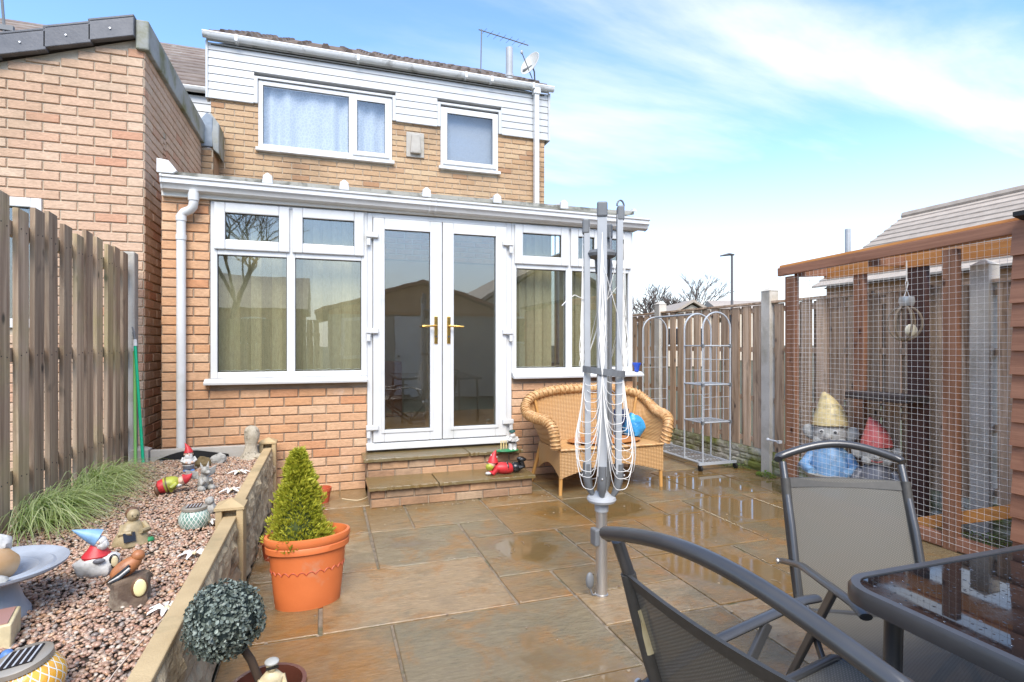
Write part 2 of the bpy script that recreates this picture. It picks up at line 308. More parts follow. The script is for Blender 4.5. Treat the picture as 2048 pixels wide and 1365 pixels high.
# ---- patio of wet riven sandstone slabs
def SLABMAT(dark=None):
    m, nt, b, out = base('wet_sandstone')
    r = rnd(nt); pos = mnode(nt, 'ShaderNodeNewGeometry').outputs['Position']
    c = ramp(nt, r, [(0,(0.22,0.125,0.045)),(0.15,(0.31,0.215,0.115)),(0.3,(0.16,0.13,0.07)),(0.45,(0.26,0.155,0.06)),(0.6,(0.19,0.155,0.09)),(0.75,(0.21,0.13,0.052)),(0.88,(0.145,0.115,0.06)),(1,(0.35,0.255,0.145))])
    c = mixc(nt, ramp(nt, vnoise(nt, 3.6, 11, 0.7, dist=0.5), [(0.49,(0,0,0)),(0.61,(0.72,0.72,0.72))]), c, (0.27,0.125,0.025))
    c = mixc(nt, ramp(nt, vnoise(nt, 2.3, 11, 0.7), [(0.5,(0,0,0)),(0.62,(0.7,0.7,0.7))]), c, (0.15,0.13,0.075))
    c = mixc(nt, 0.5, c, ramp(nt, vnoise(nt, 45, 6, 0.7, (0.35,1.6,1)), [(0.28,(0.45,0.43,0.40)),(0.72,(1.4,1.38,1.34))]), 'MULTIPLY')
    c = mixc(nt, ramp(nt, vnoise(nt, 160, 3, 0.7), [(0.68,(0,0,0)),(0.8,(0.5,0.5,0.5))]), c, (0.55,0.50,0.42))
    # standing water: hollows in the paving
    w = vnoise(nt, 1.6, 9, 0.62, dist=0.4)
    for (px, py, rad) in ((3.05,3.55,0.42),(2.5,3.25,0.36),(2.12,2.55,0.36),(2.05,3.85,0.34),(3.5,4.35,0.42),(2.2,2.0,0.26),(1.15,3.25,0.22),(3.75,3.95,0.3),(2.9,4.35,0.35)):
        d = mnode(nt, 'ShaderNodeVectorMath', operation='DISTANCE'); nt.links.new(pos, d.inputs[0]); d.inputs[1].default_value = (px, py, 0)
        k = mnode(nt, 'ShaderNodeMapRange', interpolation_type='SMOOTHSTEP'); k.inputs[1].default_value = 0.0; k.inputs[2].default_value = rad*1.5; k.inputs[3].default_value = 0.26; k.inputs[4].default_value = 0.0
        nt.links.new(d.outputs['Value'], k.inputs[0]); w = mm(nt, 'ADD', w, k.outputs[0])
    wet = mnode(nt, 'ShaderNodeMapRange', interpolation_type='SMOOTHSTEP'); wet.inputs[1].default_value = 0.51; wet.inputs[2].default_value = 0.66; nt.links.new(w, wet.inputs[0]); wet = wet.outputs[0]
    c = mixc(nt, mm(nt, 'MULTIPLY', wet, 0.7), c, (0.15,0.09,0.03))
    if dark: c = mixc(nt, ramp(nt, vnoise(nt, 3.5, 6, 0.6), [(0.3,(0.3,0.3,0.3)),(0.65,(0.9,0.9,0.9))]), c, dark)
    nt.links.new(c, b.inputs['Base Color'])
    fine = vnoise(nt, 55, 6, 0.7, (0.5,1.3,1)); ro = mm(nt, 'ADD', mm(nt, 'MULTIPLY', vnoise(nt, 4, 5, 0.65), 0.26), 0.03)
    nt.links.new(mm(nt, 'MULTIPLY', ro, mm(nt, 'SUBTRACT', 1.0, mm(nt, 'MULTIPLY', wet, 0.93))), b.inputs['Roughness'])
    b.inputs['Specular IOR Level'].default_value = 0.9; b.inputs['IOR'].default_value = 1.5
    h = mm(nt, 'ADD', fine, mm(nt, 'MULTIPLY', vnoise(nt, 8, 9, 0.62, (0.6,1.4,1), 0.6), 2.2))
    bp = mnode(nt, 'ShaderNodeBump'); bp.inputs['Distance'].default_value = 0.008
    nt.links.new(mm(nt, 'SUBTRACT', 0.6, mm(nt, 'MULTIPLY', wet, 0.585)), bp.inputs['Strength']); nt.links.new(h, bp.inputs['Height']); nt.links.new(bp.outputs[0], b.inputs['Normal'])
    return m
m_slab = SLABMAT()
m_joint = MAT('pale_jointing', (0.34,0.27,0.19), (0.12,0.09,0.06), 22, 0.8, bump=0.9, bscale=140, dirt=(0.07,0.085,0.025), dscale=6, dlim=(0.55,0.68))
pm = MB(); pm.box(-0.40, 4.16, -0.4, 7.2, -0.055, -0.004)
patio = struct(pm.build('patio', m_joint))
XS = [-0.40,-0.02,0.287,0.588,0.895,1.2,1.505,1.82,2.12,2.435,2.74,3.05,3.35,3.66,3.97,4.15]
YS = [-0.35,0.0,0.32,0.64,0.95,1.27,1.6,1.915,2.235,2.56,2.89,3.21,3.53,3.85,4.17,4.5,4.78,5.06,5.4,5.75,6.1,6.5,6.9,7.2]
def ix(a, L): return min(range(len(L)), key=lambda i: abs(L[i]-a))
known = [(-.4,-.02,2.56,3.21),(-.02,.895,2.56,3.21),(-.4,.287,1.6,2.56),(.287,1.2,1.915,2.56),(.287,.895,3.21,3.85),(-.4,.287,3.21,3.85),(-.4,.287,3.85,4.5),
 (.287,.588,3.85,4.5),(.588,1.2,3.85,4.5),(.895,1.2,3.53,3.85),(1.2,1.82,3.53,4.17),(1.2,1.82,4.17,4.5),(.895,1.505,2.89,3.53),(.895,1.2,2.56,2.89),(1.2,1.82,2.56,2.89),
 (1.505,2.12,3.21,3.53),(1.505,1.82,2.89,3.21),(1.82,2.12,2.89,3.21),(2.12,2.74,2.89,3.53),(2.435,2.74,3.53,3.85),(1.82,2.435,3.53,4.17),(2.74,3.35,3.21,3.85),(2.74,3.35,2.89,3.21),
 (2.435,3.05,2.56,2.89),(1.82,2.435,2.235,2.89),(1.2,1.82,2.235,2.56),(1.2,1.82,1.6,2.235),(1.82,2.435,1.6,2.235),(2.435,3.05,1.915,2.56),(3.05,3.66,2.235,2.89),(3.35,3.97,2.89,3.53),
 (2.435,3.05,3.85,4.5),(3.05,3.66,3.85,4.5),(3.35,3.66,3.53,3.85),(3.66,4.15,3.53,4.17),(.287,1.2,1.27,1.915)]
occ = {}
rects = []
def take(i0, i1, j0, j1):
    for i in range(i0, i1):
        for j in range(j0, j1): occ[(i, j)] = 1
    rects.append((XS[i0], XS[i1], YS[j0], YS[j1]))
for a, b_, c_, d_ in known: take(ix(a,XS), ix(b_,XS), ix(c_,YS), ix(d_,YS))
rs = random.Random(3)
for j in range(len(YS)-1):
    for i in range(len(XS)-1):
        if (i, j) in occ: continue
        if YS[j] > 5.0 and XS[i] < 2.9: continue
        w, h = rs.choice([(2,2),(2,1),(1,2),(2,2),(3,2),(1,1)])
        while w > 1 and any((i+k, j) in occ or i+k >= len(XS)-1 for k in range(w)): w -= 1
        while h > 1 and any((i+k, j+l) in occ or j+l >= len(YS)-1 for k in range(w) for l in range(h)): h -= 1
        take(i, i+w, j, j+h)
for (x0, x1, y0, y1) in rects:
    gp = 0.008; s = MB(); rr = random.Random(int(x0*1000+y0*77)); t = [0.004 + rr.uniform(-0.002, 0.002) for _ in range(4)]
    c = 0.003; xa, xb, ya, yb = x0+gp, x1-gp, y0+gp, y1-gp
    lo = [(xa+rr.uniform(-.003,.003), ya+rr.uniform(-.003,.003)),(xb+rr.uniform(-.003,.003), ya+rr.uniform(-.003,.003)),(xb+rr.uniform(-.003,.003), yb+rr.uniform(-.003,.003)),(xa+rr.uniform(-.003,.003), yb+rr.uniform(-.003,.003))]
    cx_, cy_ = (xa+xb)/2, (ya+yb)/2
    vs_ = [(p[0], p[1], -0.05) for p in lo] + [(p[0], p[1], t[k]-0.003) for k, p in enumerate(lo)] + [(p[0]+(c if p[0] < cx_ else -c), p[1]+(c if p[1] < cy_ else -c), t[k]) for k, p in enumerate(lo)]
    s.add(vs_, [(3,2,1,0)] + [(k, (k+1) % 4, 4+(k+1) % 4, 4+k) for k in range(4)] + [(4+k, 4+(k+1) % 4, 8+(k+1) % 4, 8+k) for k in range(4)] + [(8,9,10,11)])
    s.build('paving_slab', m_slab, patio)

# ---- generic brick wall
BR_CACHE = {}
def brick_mesh(L, Hh, mat):
    key = (round(L, 3), round(Hh, 3), mat.name)
    if key not in BR_CACHE:
        b = MB(); d = 0.05; c = 0.004
        b.add([(0,0,0),(L,0,0),(L,0,Hh),(0,0,Hh),(c,-0.006,c),(L-c,-0.006,c),(L-c,-0.006,Hh-c),(c,-0.006,Hh-c),(0,d,0),(L,d,0),(L,d,Hh),(0,d,Hh)],
              [(4,5,6,7),(0,1,5,4),(1,2,6,5),(2,3,7,6),(3,0,4,7),(1,0,8,9),(2,1,9,10),(3,2,10,11),(0,3,11,8)])
        me = bpy.data.meshes.new('brick'); me.from_pydata(b.v, [], b.f); me.materials.append(mat); BR_CACHE[key] = me
    return BR_CACHE[key]
def brick_wall(parent, o, u, length, z0, z1, mat, mortar, holes=(), top=None, thick=0.1, budget=[300], shift=0.0, course=0.075, jig=0.0015, skip=None, vis=None):
    """o: start point on the face, u: unit direction; outward normal is u rotated -90 deg (u=(1,0) faces -Y). Bricks stand proud of the mortar."""
    ang = math.atan2(u[1], u[0]); nx, ny = u[1], -u[0]; P = WLOC[parent.name]; rr = random.Random(int(abs(o[0]*37+o[1]*91+z0*13)*10))
    def pt(a, d, z): return (o[0]+u[0]*a+nx*d, o[1]+u[1]*a+ny*d, z)
    def cut(za, zb, a0, a1):
        seg = [(a0, a1)]
        for (h0, h1, hz0, hz1) in holes:
            if zb <= hz0+0.004 or za >= hz1-0.004: continue
            ns = []
            for s0, s1 in seg:
                if h1 <= s0 or h0 >= s1: ns.append((s0, s1)); continue
                if h0 > s0: ns.append((s0, h0))
                if h1 < s1: ns.append((h1, s1))
            seg = ns
        return [s for s in seg if s[1]-s[0] > 0.012]
    back = MB(); zs = sorted({z0, z1} | {h for q in holes for h in q[2:] if z0 < h < z1})
    for za, zb in zip(zs, zs[1:]):
        for s0, s1 in cut(za, zb, 0, length):
            if top is None: q = [pt(s0,-0.006,za), pt(s1,-0.006,za), pt(s1,-0.006,zb), pt(s0,-0.006,zb)]
            else: q = [pt(s0,-0.006,za), pt(s1,-0.006,za), pt(s1,-0.006,min(zb,top(s1))), pt(s0,-0.006,min(zb,top(s0)))]
            back.prism(q, (-nx*thick, -ny*thick, 0))
    w = back.build('wall', mortar, parent)
    rest = MB(); n = int(math.ceil((z1-z0)/course)); cand = []
    for k in range(n):
        za = z0 + k*course + 0.005; zb = min(z0+(k+1)*course-0.005, z1-0.002)
        if zb - za < 0.02: continue
        a = -0.1125*(k % 2) - shift
        while a < length:
            for s0, s1 in cut(za, zb, max(0, a+0.005), min(length, a+0.22)):
                t = zb
                if top is not None: t = min(zb, top(s0), top(s1))
                if t - za > 0.015 and s1-s0 > 0.015 and not (skip and skip(s0, s1, za)): cand.append((s0, s1, za, t))
            a += 0.225
    if vis: cand.sort(key=lambda q: not vis(*q))
    for (s0, s1, za, zb) in cand:
        j = rr.uniform(-jig, jig); p = pt(s0, j, za)
        if budget[0] > 0:
            budget[0] -= 1
            ob = bpy.data.objects.new('brick', brick_mesh(s1-s0, zb-za, mat)); COL.objects.link(ob); ob.parent = parent
            ob.location = Vector(p) - P; ob.rotation_euler = (0, 0, ang)
        else:
            me = brick_mesh(s1-s0, zb-za, mat); c_, s_ = math.cos(ang), math.sin(ang)
            rest.add([(p[0]+v.co.x*c_-v.co.y*s_, p[1]+v.co.x*s_+v.co.y*c_, p[2]+v.co.z) for v in me.vertices], [tuple(q.vertices) for q in me.polygons])
    if rest.v: rest.build('bricks', mat, parent, kind='stuff')
    return w
def pane_grid(mb, x0, x1, z0, z1, w, y0, y1):       # rectangular frame ring in a wall that faces -Y
    mb.box(x0, x0+w, y0, y1, z0, z1); mb.box(x1-w, x1, y0, y1, z0, z1)
    mb.box(x0+w, x1-w, y0, y1, z0, z0+w); mb.box(x0+w, x1-w, y0, y1, z1-w, z1)
def glaze(parent, x0, x1, z0, z1, y, mat):
    MB().box(x0-0.004, x1+0.004, y, y+0.006, z0-0.004, z1+0.004).build('pane', mat, parent)
    gk = MB(); pane_grid(gk, x0-0.001, x1+0.001, z0-0.001, z1+0.001, 0.006, y-0.004, y-0.0005); gk.build('gasket', m_rubber, parent)

# ================================================================ neighbour's brick extension, left
NBX, NBY = -1.40, 5.25
nb = thing('neighbour_extension', 'buff brick extension with slate grey verge tiles and high side fascia, behind the slatted fence', 'building', (-2.6, NBY, 0))
ntop = lambda a: 3.40 + 0.365*(a-2.1+0.0)          # mono-pitch: a from x=-4.4
NL = 3.0
bud = [300]
slope = lambda a: 3.77 - (NL - a)*0.365
brick_wall(nb, (NBX-NL, NBY), (1,0), NL, 0.0, 3.80, m_brick_n, m_mortar, holes=[(NL-1.55, NL-0.68, 1.40, 2.40)], top=slope, thick=0.2, budget=bud, shift=0.04, vis=lambda s0,s1,za,zb: s1 > NL-1.0)
brick_wall(nb, (NBX, NBY+0.003), (0,1), 2.35, 0.0, 3.68, m_brick_n, m_mortar, holes=[(0.55,0.66,2.95,3.18)], thick=0.1, budget=bud, shift=0.11)
v = MB()
for i in range(4): v.box(NBX-0.012+0.0, NBX+0.002, NBY+0.57, NBY+0.65, 2.97+i*0.05, 3.005+i*0.05)
v.build('air_brick', m_brick_n, nb)
fs = MB(); fs.box(NBX-0.05, NBX+0.045, NBY-0.04, NBY+2.33, 3.66, 3.90); fs.build('fascia', m_lead, nb, bev=0.012)
rf = MB(); rf.prism([(NBX-NL, NBY-0.02, slope(0)+0.10),(NBX-0.05, NBY-0.02, slope(NL)+0.085),(NBX-0.05, NBY-0.02, slope(NL)+0.02),(NBX-NL, NBY-0.02, slope(0)+0.02)], (0, 2.3, 0)); rf.build('roof', m_tile_g, nb)
for k in range(9):
    a1 = NL - 0.05 - k*0.29; a0 = a1 - 0.31
    z1_, z0_ = slope(a1)+0.145, slope(a0)+0.165
    x0_, x1_ = NBX-NL+a0, NBX-NL+a1
    t = MB(); t.prism([(x0_, NBY-0.075, z0_-0.15),(x1_, NBY-0.075, z1_-0.15),(x1_, NBY-0.075, z1_),(x0_, NBY-0.075, z0_)], (0, 0.06, 0))
    t.prism([(x0_, NBY-0.075, z0_),(x1_, NBY-0.075, z1_),(x1_, NBY-0.075, z1_+0.022),(x0_, NBY-0.075, z0_+0.022)], (0, 0.34, 0))
    o_ = t.build('verge_tile', m_tile_g, nb, bev=0.006)
    MB().lathe([(0.007,0),(0.007,0.004)], (x0_+0.15, NBY-0.079, z0_-0.03), 8, M=Matrix.Rotation(R(90),4,'X')).build('nail', m_alu, o_)
w_ = MB(); pane_grid(w_, NBX-1.55, NBX-0.68, 1.40, 2.40, 0.07, NBY-0.02, NBY+0.05); w_.box(NBX-1.14, NBX-1.09, NBY-0.02, NBY+0.05, 1.47, 2.33); wo = w_.build('window', m_upvc, nb, bev=0.004)
glaze(wo, NBX-1.48, NBX-1.14, 1.47, 2.33, NBY+0.02, m_glass); glaze(wo, NBX-1.09, NBX-0.75, 1.47, 2.33, NBY+0.02, m_glass)
MB().box(NBX-1.6, NBX-0.6, NBY+0.22, NBY+0.26, 1.3, 2.5).build('dark_room_backing', m_dark, nb)  # dark sheet standing in for the unlit room behind the panes
# party fin wall with lead capping between extension and house
fin = thing('party_wall_pier', 'narrow brick pier with folded lead capping between extension and house', 'wall', (-1.34, 7.45, 0))
brick_wall(fin, (-1.395, 7.44), (1,0), 0.125, 0.0, 3.62, m_brick_h, m_mortar, thick=0.3, budget=[40], vis=lambda s0,s1,za,zb: za > 2.6)
MB().box(-1.265, -1.262, 7.45, 7.79, 0, 3.6).build('side', m_brick_h, fin)
lc = MB(); lc.prism([(-1.40,7.41,3.63),(-1.27,7.41,3.63),(-1.27,7.41,3.98),(-1.33,7.41,4.04),(-1.40,7.41,3.95)], (0,0.06,0)); lc.build('lead_face', m_leadb, fin, bev=0.01)
lc = MB(); lc.prism([(-1.265,7.40,3.60),(-1.205,7.42,3.55),(-1.205,7.42,3.92),(-1.31,7.42,4.06)], (0,0.36,0)); lc.build('lead_capping', m_lead, fin, bev=0.01)

# ================================================================ main house
HY = 7.8
house = thing('terraced_house', 'two storey tan brick house with white cladding band under the eaves, behind the conservatory', 'house', (0.9, HY, 0))
W1 = (-0.81, 0.875, 3.78, 4.665); W2 = (1.555, 2.405, 3.785, 4.65)
holes = [(W1[0]+1.355, W1[1]+1.355, W1[2], 4.7), (W2[0]+1.355, W2[1]+1.355, W2[2], 4.7)]
brick_wall(house, (-1.355, HY), (1,0), 4.50, 2.45, 4.40, m_brick_h, m_mortar, holes=holes, thick=0.25, budget=[300], shift=0.07, vis=lambda s0,s1,za,zb: za > 2.95)
# gable side (right) and lower shell
MB().box(-1.355, 3.145, HY+0.256, HY+6.0, 0.0, 5.0).build('shell', m_brick_h, house)
MB().box(-1.35, 3.14, HY+0.02, HY+0.24, 0.0, 2.44).build('inner_wall', m_room, house)
MB().box(-1.35, 3.14, HY+0.15, HY+0.25, 4.40, 5.0).build('cladding_back', m_dark, house)
# cladding boards, cut round the two windows
bh = 0.098
for k in range(7):
    za, zb = 4.372 + k*bh, 4.372 + (k+1)*bh - 0.006
    segs = [(-1.385, 3.19)]
    for wx0, wx1 in ((W1[0]-0.05, W1[1]+0.05), (W2[0]-0.05, W2[1]+0.05)):
        if za < 4.70:
            ns = []
            for s0, s1 in segs:
                if wx0 > s0 and wx1 < s1: ns += [(s0, wx0), (wx1, s1)]
                else: ns.append((s0, s1))
            segs = ns
    for s0, s1 in segs:
        b_ = MB(); b_.prism([(s0,HY-0.030,za),(s0,HY-0.022,zb),(s0,HY+0.14,zb),(s0,HY+0.14,za)], (s1-s0,0,0)); b_.build('cladding_board', m_clad, house)
tr = MB(); tr.box(-1.41,-1.383,HY-0.045,HY+0.1,4.35,5.06); tr.box(3.192,3.225,HY-0.045,HY+0.3,4.35,5.06)
tr.build('corner_trim', m_clad, house, bev=0.003)
tb = MB()
for s0, s1 in ((-1.382,W1[0]-0.055),(W1[1]+0.055,W2[0]-0.055),(W2[1]+0.055,3.19)): tb.box(s0, s1, HY-0.042, HY-0.004, 4.352, 4.370)
for wx0, wx1 in ((W1[0],W1[1]),(W2[0],W2[1])):
    tb.box(wx0-0.05, wx0-0.005, HY-0.042, HY+0.05, 4.36, 4.705); tb.box(wx1+0.005, wx1+0.05, HY-0.042, HY+0.05, 4.36, 4.705); tb.box(wx0-0.005, wx1+0.005, HY-0.042, HY+0.05, 4.675, 4.705)
tb.build('cladding_trim', m_clad, house, bev=0.003)
# windows
def NETMAT():
    m, nt, b, out = base('net_curtain')
    src = mnode(nt, 'ShaderNodeTexCoord').outputs['Object']
    v = mnode(nt, 'ShaderNodeTexVoronoi'); v.feature = 'DISTANCE_TO_EDGE'; v.inputs['Scale'].default_value = 26; nt.links.new(src, v.inputs['Vector'])
    c = ramp(nt, v.outputs['Distance'], [(0.03,(0.50,0.53,0.55)),(0.16,(0.40,0.43,0.455))]); nt.links.new(c, b.inputs['Base Color']); b.inputs['Roughness'].default_value = 0.9; return m
m_net = NETMAT(); m_obsc = MAT('obscure_grey_blind', (0.24,0.265,0.29), (0.27,0.295,0.32), 30, 0.6)
f1 = MB(); pane_grid(f1, W1[0], W1[1], W1[2]+0.02, W1[3], 0.055, HY-0.02, HY+0.05); f1.box(0.305, 0.365, HY-0.02, HY+0.05, W1[2]+0.075, W1[3]-0.055)
wn1 = f1.build('window', m_upvc, house, bev=0.004); s_ = MB(); pane_grid(s_, 0.350, W1[1]-0.035, W1[2]+0.05, W1[3]-0.035, 0.06, HY-0.045, HY-0.021); s_.build('opening_sash', m_upvc, wn1, bev=0.005)
glaze(wn1, W1[0]+0.055, 0.305, W1[2]+0.075, W1[3]-0.055, HY+0.0, m_glass2); glaze(wn1, 0.41, W1[1]-0.095, W1[2]+0.11, W1[3]-0.095, HY-0.03, m_glass2)
MB().box(W1[0]-0.03, W1[1]+0.03, HY-0.065, HY+0.03, W1[2]-0.025, W1[2]+0.018).build('sill', m_upvc_old, wn1, bev=0.006)
MB().sheet(lambda u, v: (W1[0]+0.03+u*(W1[1]-W1[0]-0.06), HY+0.08+0.03*math.sin(u*47+2*math.sin(u*9))*(1-0.5*v)+0.012*math.sin(u*23), 3.80+v*0.86), 110, 6).build('net_curtain', m_net, wn1, smooth=True)
f2 = MB(); pane_grid(f2, W2[0], W2[1], W2[2]+0.02, W2[3], 0.05, HY-0.02, HY+0.05); wn2 = f2.build('window', m_upvc, house, bev=0.004)
s_ = MB(); pane_grid(s_, W2[0]+0.03, W2[1]-0.03, W2[2]+0.05, W2[3]-0.03, 0.06, HY-0.045, HY-0.021); s_.build('opening_sash', m_upvc, wn2, bev=0.005)
glaze(wn2, W2[0]+0.09, W2[1]-0.09, W2[2]+0.11, W2[3]-0.09, HY-0.03, m_glass2)
MB().box(W2[0]-0.03, W2[1]+0.03, HY-0.065, HY+0.03, W2[2]-0.025, W2[2]+0.018).build('sill', m_upvc_old, wn2, bev=0.006)
MB().box(W2[0]+0.03, W2[1]-0.03, HY+0.08, HY+0.09, W2[2], W2[3]).build('frosted_backing', m_obsc, wn2)
# roof: stepped courses of concrete tiles
for k in range(12):
    y0, z0_ = HY-0.12+k*0.30, 5.13+k*0.30*0.525
    c_ = MB(); c_.prism([(-1.36,y0,z0_),(-1.36,y0+0.36,z0_+0.36*0.525),(-1.36,y0+0.36,z0_+0.36*0.525+0.02),(-1.36,y0,z0_+0.032)], (4.50,0,0))
    nroll = 15
    for i in range(nroll):
        xx = -1.36 + 4.5*(i+0.5)/nroll + (0.15 if k % 2 else 0)*0.3
        if xx < 3.05: c_.tube([(xx,y0-0.002,z0_+0.028),(xx,y0+0.36,z0_+0.36*0.525+0.022)], 0.034, 6)
    c_.build('tile_course', m_tile_b, house)
MB().prism([(-1.36,HY+3.4,5.10),(-1.36,HY+3.4,6.93),(-1.36,HY+6.0,5.1)], (4.5,0,0)).build('rear_roof', m_tile_b, house)
MB().prism([(-1.35,HY-0.05,5.02),(-1.35,HY+3.35,5.02),(-1.35,HY+3.35,6.80)], (4.48,0,0)).build('roof_void', m_dark, house)
def gutter(mb, p0, p1, r=0.055, depth=0.06, n=7):      # open half-round channel with a lip
    (x0, y, z), (x1, _, z2) = p0, p1; prof = [(-r*1.0, 0.012), (-r*1.06, 0.0)] + [(r*math.cos(math.pi + math.pi*i/n), -depth*math.sin(math.pi*i/n)) for i in range(n+1)] + [(r, 0.012)]
    inner = [(a*0.88, b + 0.006) for a, b in reversed(prof)]; pr = prof + inner
    vs = [(x0, y+a, z+b) for a, b in pr] + [(x1, y+a, z2+b) for a, b in pr]; m = len(pr)
    mb.add(vs, [(i, (i+1) % m, m+(i+1) % m, m+i) for i in range(m)] + [tuple(range(m-1,-1,-1)), tuple(range(m, 2*m))])
gt = MB(); gutter(gt, (-1.43,HY-0.10,5.12),(3.25,HY-0.10,5.115), 0.05, 0.058); go = gt.build('gutter', m_upvc_old, house, smooth=True)
for xx in (-1.05, 0.42, 1.9, 2.28, 2.92): MB().box(xx-0.018, xx+0.018, HY-0.156, HY-0.03, 5.055, 5.138).build('gutter_bracket', m_upvc_old, go, bev=0.004)
MB().box(-1.40, 3.2, HY-0.05, HY-0.034, 5.06, 5.13).build('fascia_board', m_upvc_old, house)
dpp = MB(); dpp.box(2.945,3.015,HY-0.125,HY-0.05,2.72,5.06); dpo = dpp.build('downpipe', m_upvc, house, bev=0.006)
MB().box(2.925,3.035,HY-0.14,HY-0.045,4.99,5.09).build('hopper', m_upvc_old, dpo, bev=0.01)
vm = MB(); vm.box(1.07,1.32,HY-0.03,HY-0.004,3.885,4.235); vo = vm.build('vent_cowl', m_conc, house, bev=0.01)
MB().prism([(1.12,HY-0.03,3.93),(1.27,HY-0.03,3.93),(1.25,HY-0.03,4.2),(1.14,HY-0.03,4.2)], (0,-0.05,0)).build('vent_hood', m_conc, vo, bev=0.015)
fl = MB(); fl.lathe([(0.062,5.10),(0.062,5.28),(0.07,5.28),(0.07,5.31),(0.052,5.31),(0.052,5.72),(0.044,5.72),(0.044,5.6)], (2.62,HY+0.10,0), 18); fl.build('flue_pipe', m_gplast, house, smooth=True)
fd = thing('floodlight', 'small black security floodlight low on the house wall by the downpipe', 'lamp', (2.75, HY-0.1, 2.9))
fm = MB(); fm.prism([(2.66,HY-0.15,2.93),(2.84,HY-0.15,2.93),(2.86,HY-0.11,3.045),(2.64,HY-0.11,3.045)], (0,0.07,0.01)); fm.build('housing', m_black, fd, bev=0.006)
MB().prism([(2.675,HY-0.153,2.945),(2.825,HY-0.153,2.945),(2.84,HY-0.116,3.03),(2.66,HY-0.116,3.03)], (0,0.002,0)).build('lens', MAT('lamp_glass',(0.5,0.52,0.5),rough=0.15), fd)
MB().box(2.73,2.77,HY-0.08,HY-0.006,2.95,3.0).build('bracket', m_black, fd)
# satellite dish and aerial on the roof edge
ds = thing('satellite_dish', 'pale grey satellite dish on a bracket beside the flue pipe', 'satellite dish', (2.79, HY-0.02, 5.12))
Mr = Matrix.Rotation(R(-62),4,'Z') @ Matrix.Rotation(R(68),4,'X')
MB().lathe([(0.0,0.0),(0.08,0.008),(0.15,0.03),(0.195,0.055),(0.2,0.06),(0.193,0.062),(0.15,0.038),(0.0,0.01)], (2.93,HY-0.05,5.43), 24, M=Mr, sx=0.85).build('reflector', MAT('dish_paint',(0.62,0.61,0.56),(0.5,0.49,0.44),6,0.5), ds, smooth=True)
tip = Vector((2.93,HY-0.05,5.43)) + (Mr @ Vector((0,0.02,0.26)))
MB().tube([(2.93,HY-0.05,5.24),tip], 0.008, 6).tube([(2.80,HY+0.0,5.36),(2.93,HY-0.05,5.43)], 0.02, 8).tube([(2.99,HY-0.03,5.08),(2.97,HY-0.03,5.36),(2.93,HY-0.05,5.43)], 0.011, 6).build('arm', m_gplast_d, ds)
MB().ell(tip, (0.022,0.022,0.03), 8, 6).build('receiver', m_gplast, ds)
ar = thing('tv_aerial', 'thin television aerial mast with one long boom above the roof', 'aerial', (2.2, HY+0.2, 5.2))
MB().tube([(2.2,HY+0.2,5.18),(2.215,HY+0.2,5.98)], 0.009, 6).build('mast', m_gplast_d, ar)
bm = MB(); bm.tube([(2.17,HY+0.2,5.97),(2.96,HY+0.2,5.87)], 0.008, 6)
for k in range(7):
    xx = 2.25 + k*0.1; zz = 5.96 - (xx-2.17)*0.127; bm.tube([(xx+0.02,HY+0.1,zz),(xx-0.02,HY+0.3,zz)], 0.003, 4)
bm.build('boom', m_gplast_d, ar)
# next house of the terrace, set back
nh = thing('terrace_house_beyond', 'next terraced house set back, ribbed brown roof and white cladding above the side wall', 'house', (-3.2, 9.5, 0))
MB().box(-6.0, -1.45, 9.5, 15.0, 0, 4.6).build('wall', m_brick_h, nh)
for k in range(5): MB().prism([(-6,9.47,4.45+k*0.12),(-6,9.48,4.45+k*0.12+0.112),(-6,9.52,4.45+k*0.12+0.112),(-6,9.52,4.45+k*0.12)], (4.56,0,0)).build('cladding_board', m_clad, nh)
gg = MB(); gutter(gg, (-6,9.40,5.12),(-1.45,9.40,5.12)); gg.build('gutter', m_upvc_old, nh, smooth=True)
wf = MB(); pane_grid(wf, -2.6, -1.5, 3.6, 4.42, 0.06, 9.44, 9.49); wfo = wf.build('window', m_upvc, nh); glaze(wfo, -2.54, -1.56, 3.66, 4.36, 9.46, m_glass2)
for k in range(13):
    y0, z0_ = 9.42+k*0.30, 5.14+k*0.30*0.62
    MB().prism([(-6,y0,z0_),(-6,y0+0.35,z0_+0.35*0.62),(-6,y0+0.35,z0_+0.35*0.62+0.02),(-6,y0,z0_+0.045)], (4.56,0,0)).build('tile_course', m_tile_b, nh)
MB().prism([(-5.9,9.5,5.0),(-5.9,13.2,5.0),(-5.9,13.2,7.25)], (4.4,0,0)).build('roof_void', m_dark, nh)
MB().prism([(-6,13.3,5.0),(-6,13.3,7.5),(-6,16.5,5.4)], (4.5,0,0)).build('rear_roof', m_tile_b, nh)
a2 = thing('tv_aerial', 'television aerial pole with a small clip rising behind the slate verge', 'aerial', (-2.47, 5.6, 3.6))
MB().tube([(-2.47,5.6,3.5),(-2.475,5.6,3.86),(-2.50,5.6,4.25)], 0.010, 6).build('mast', m_gplast_d, a2); MB().box(-2.53,-2.41,5.585,5.615,3.83,3.87).build('clamp', m_gplast_d, a2)

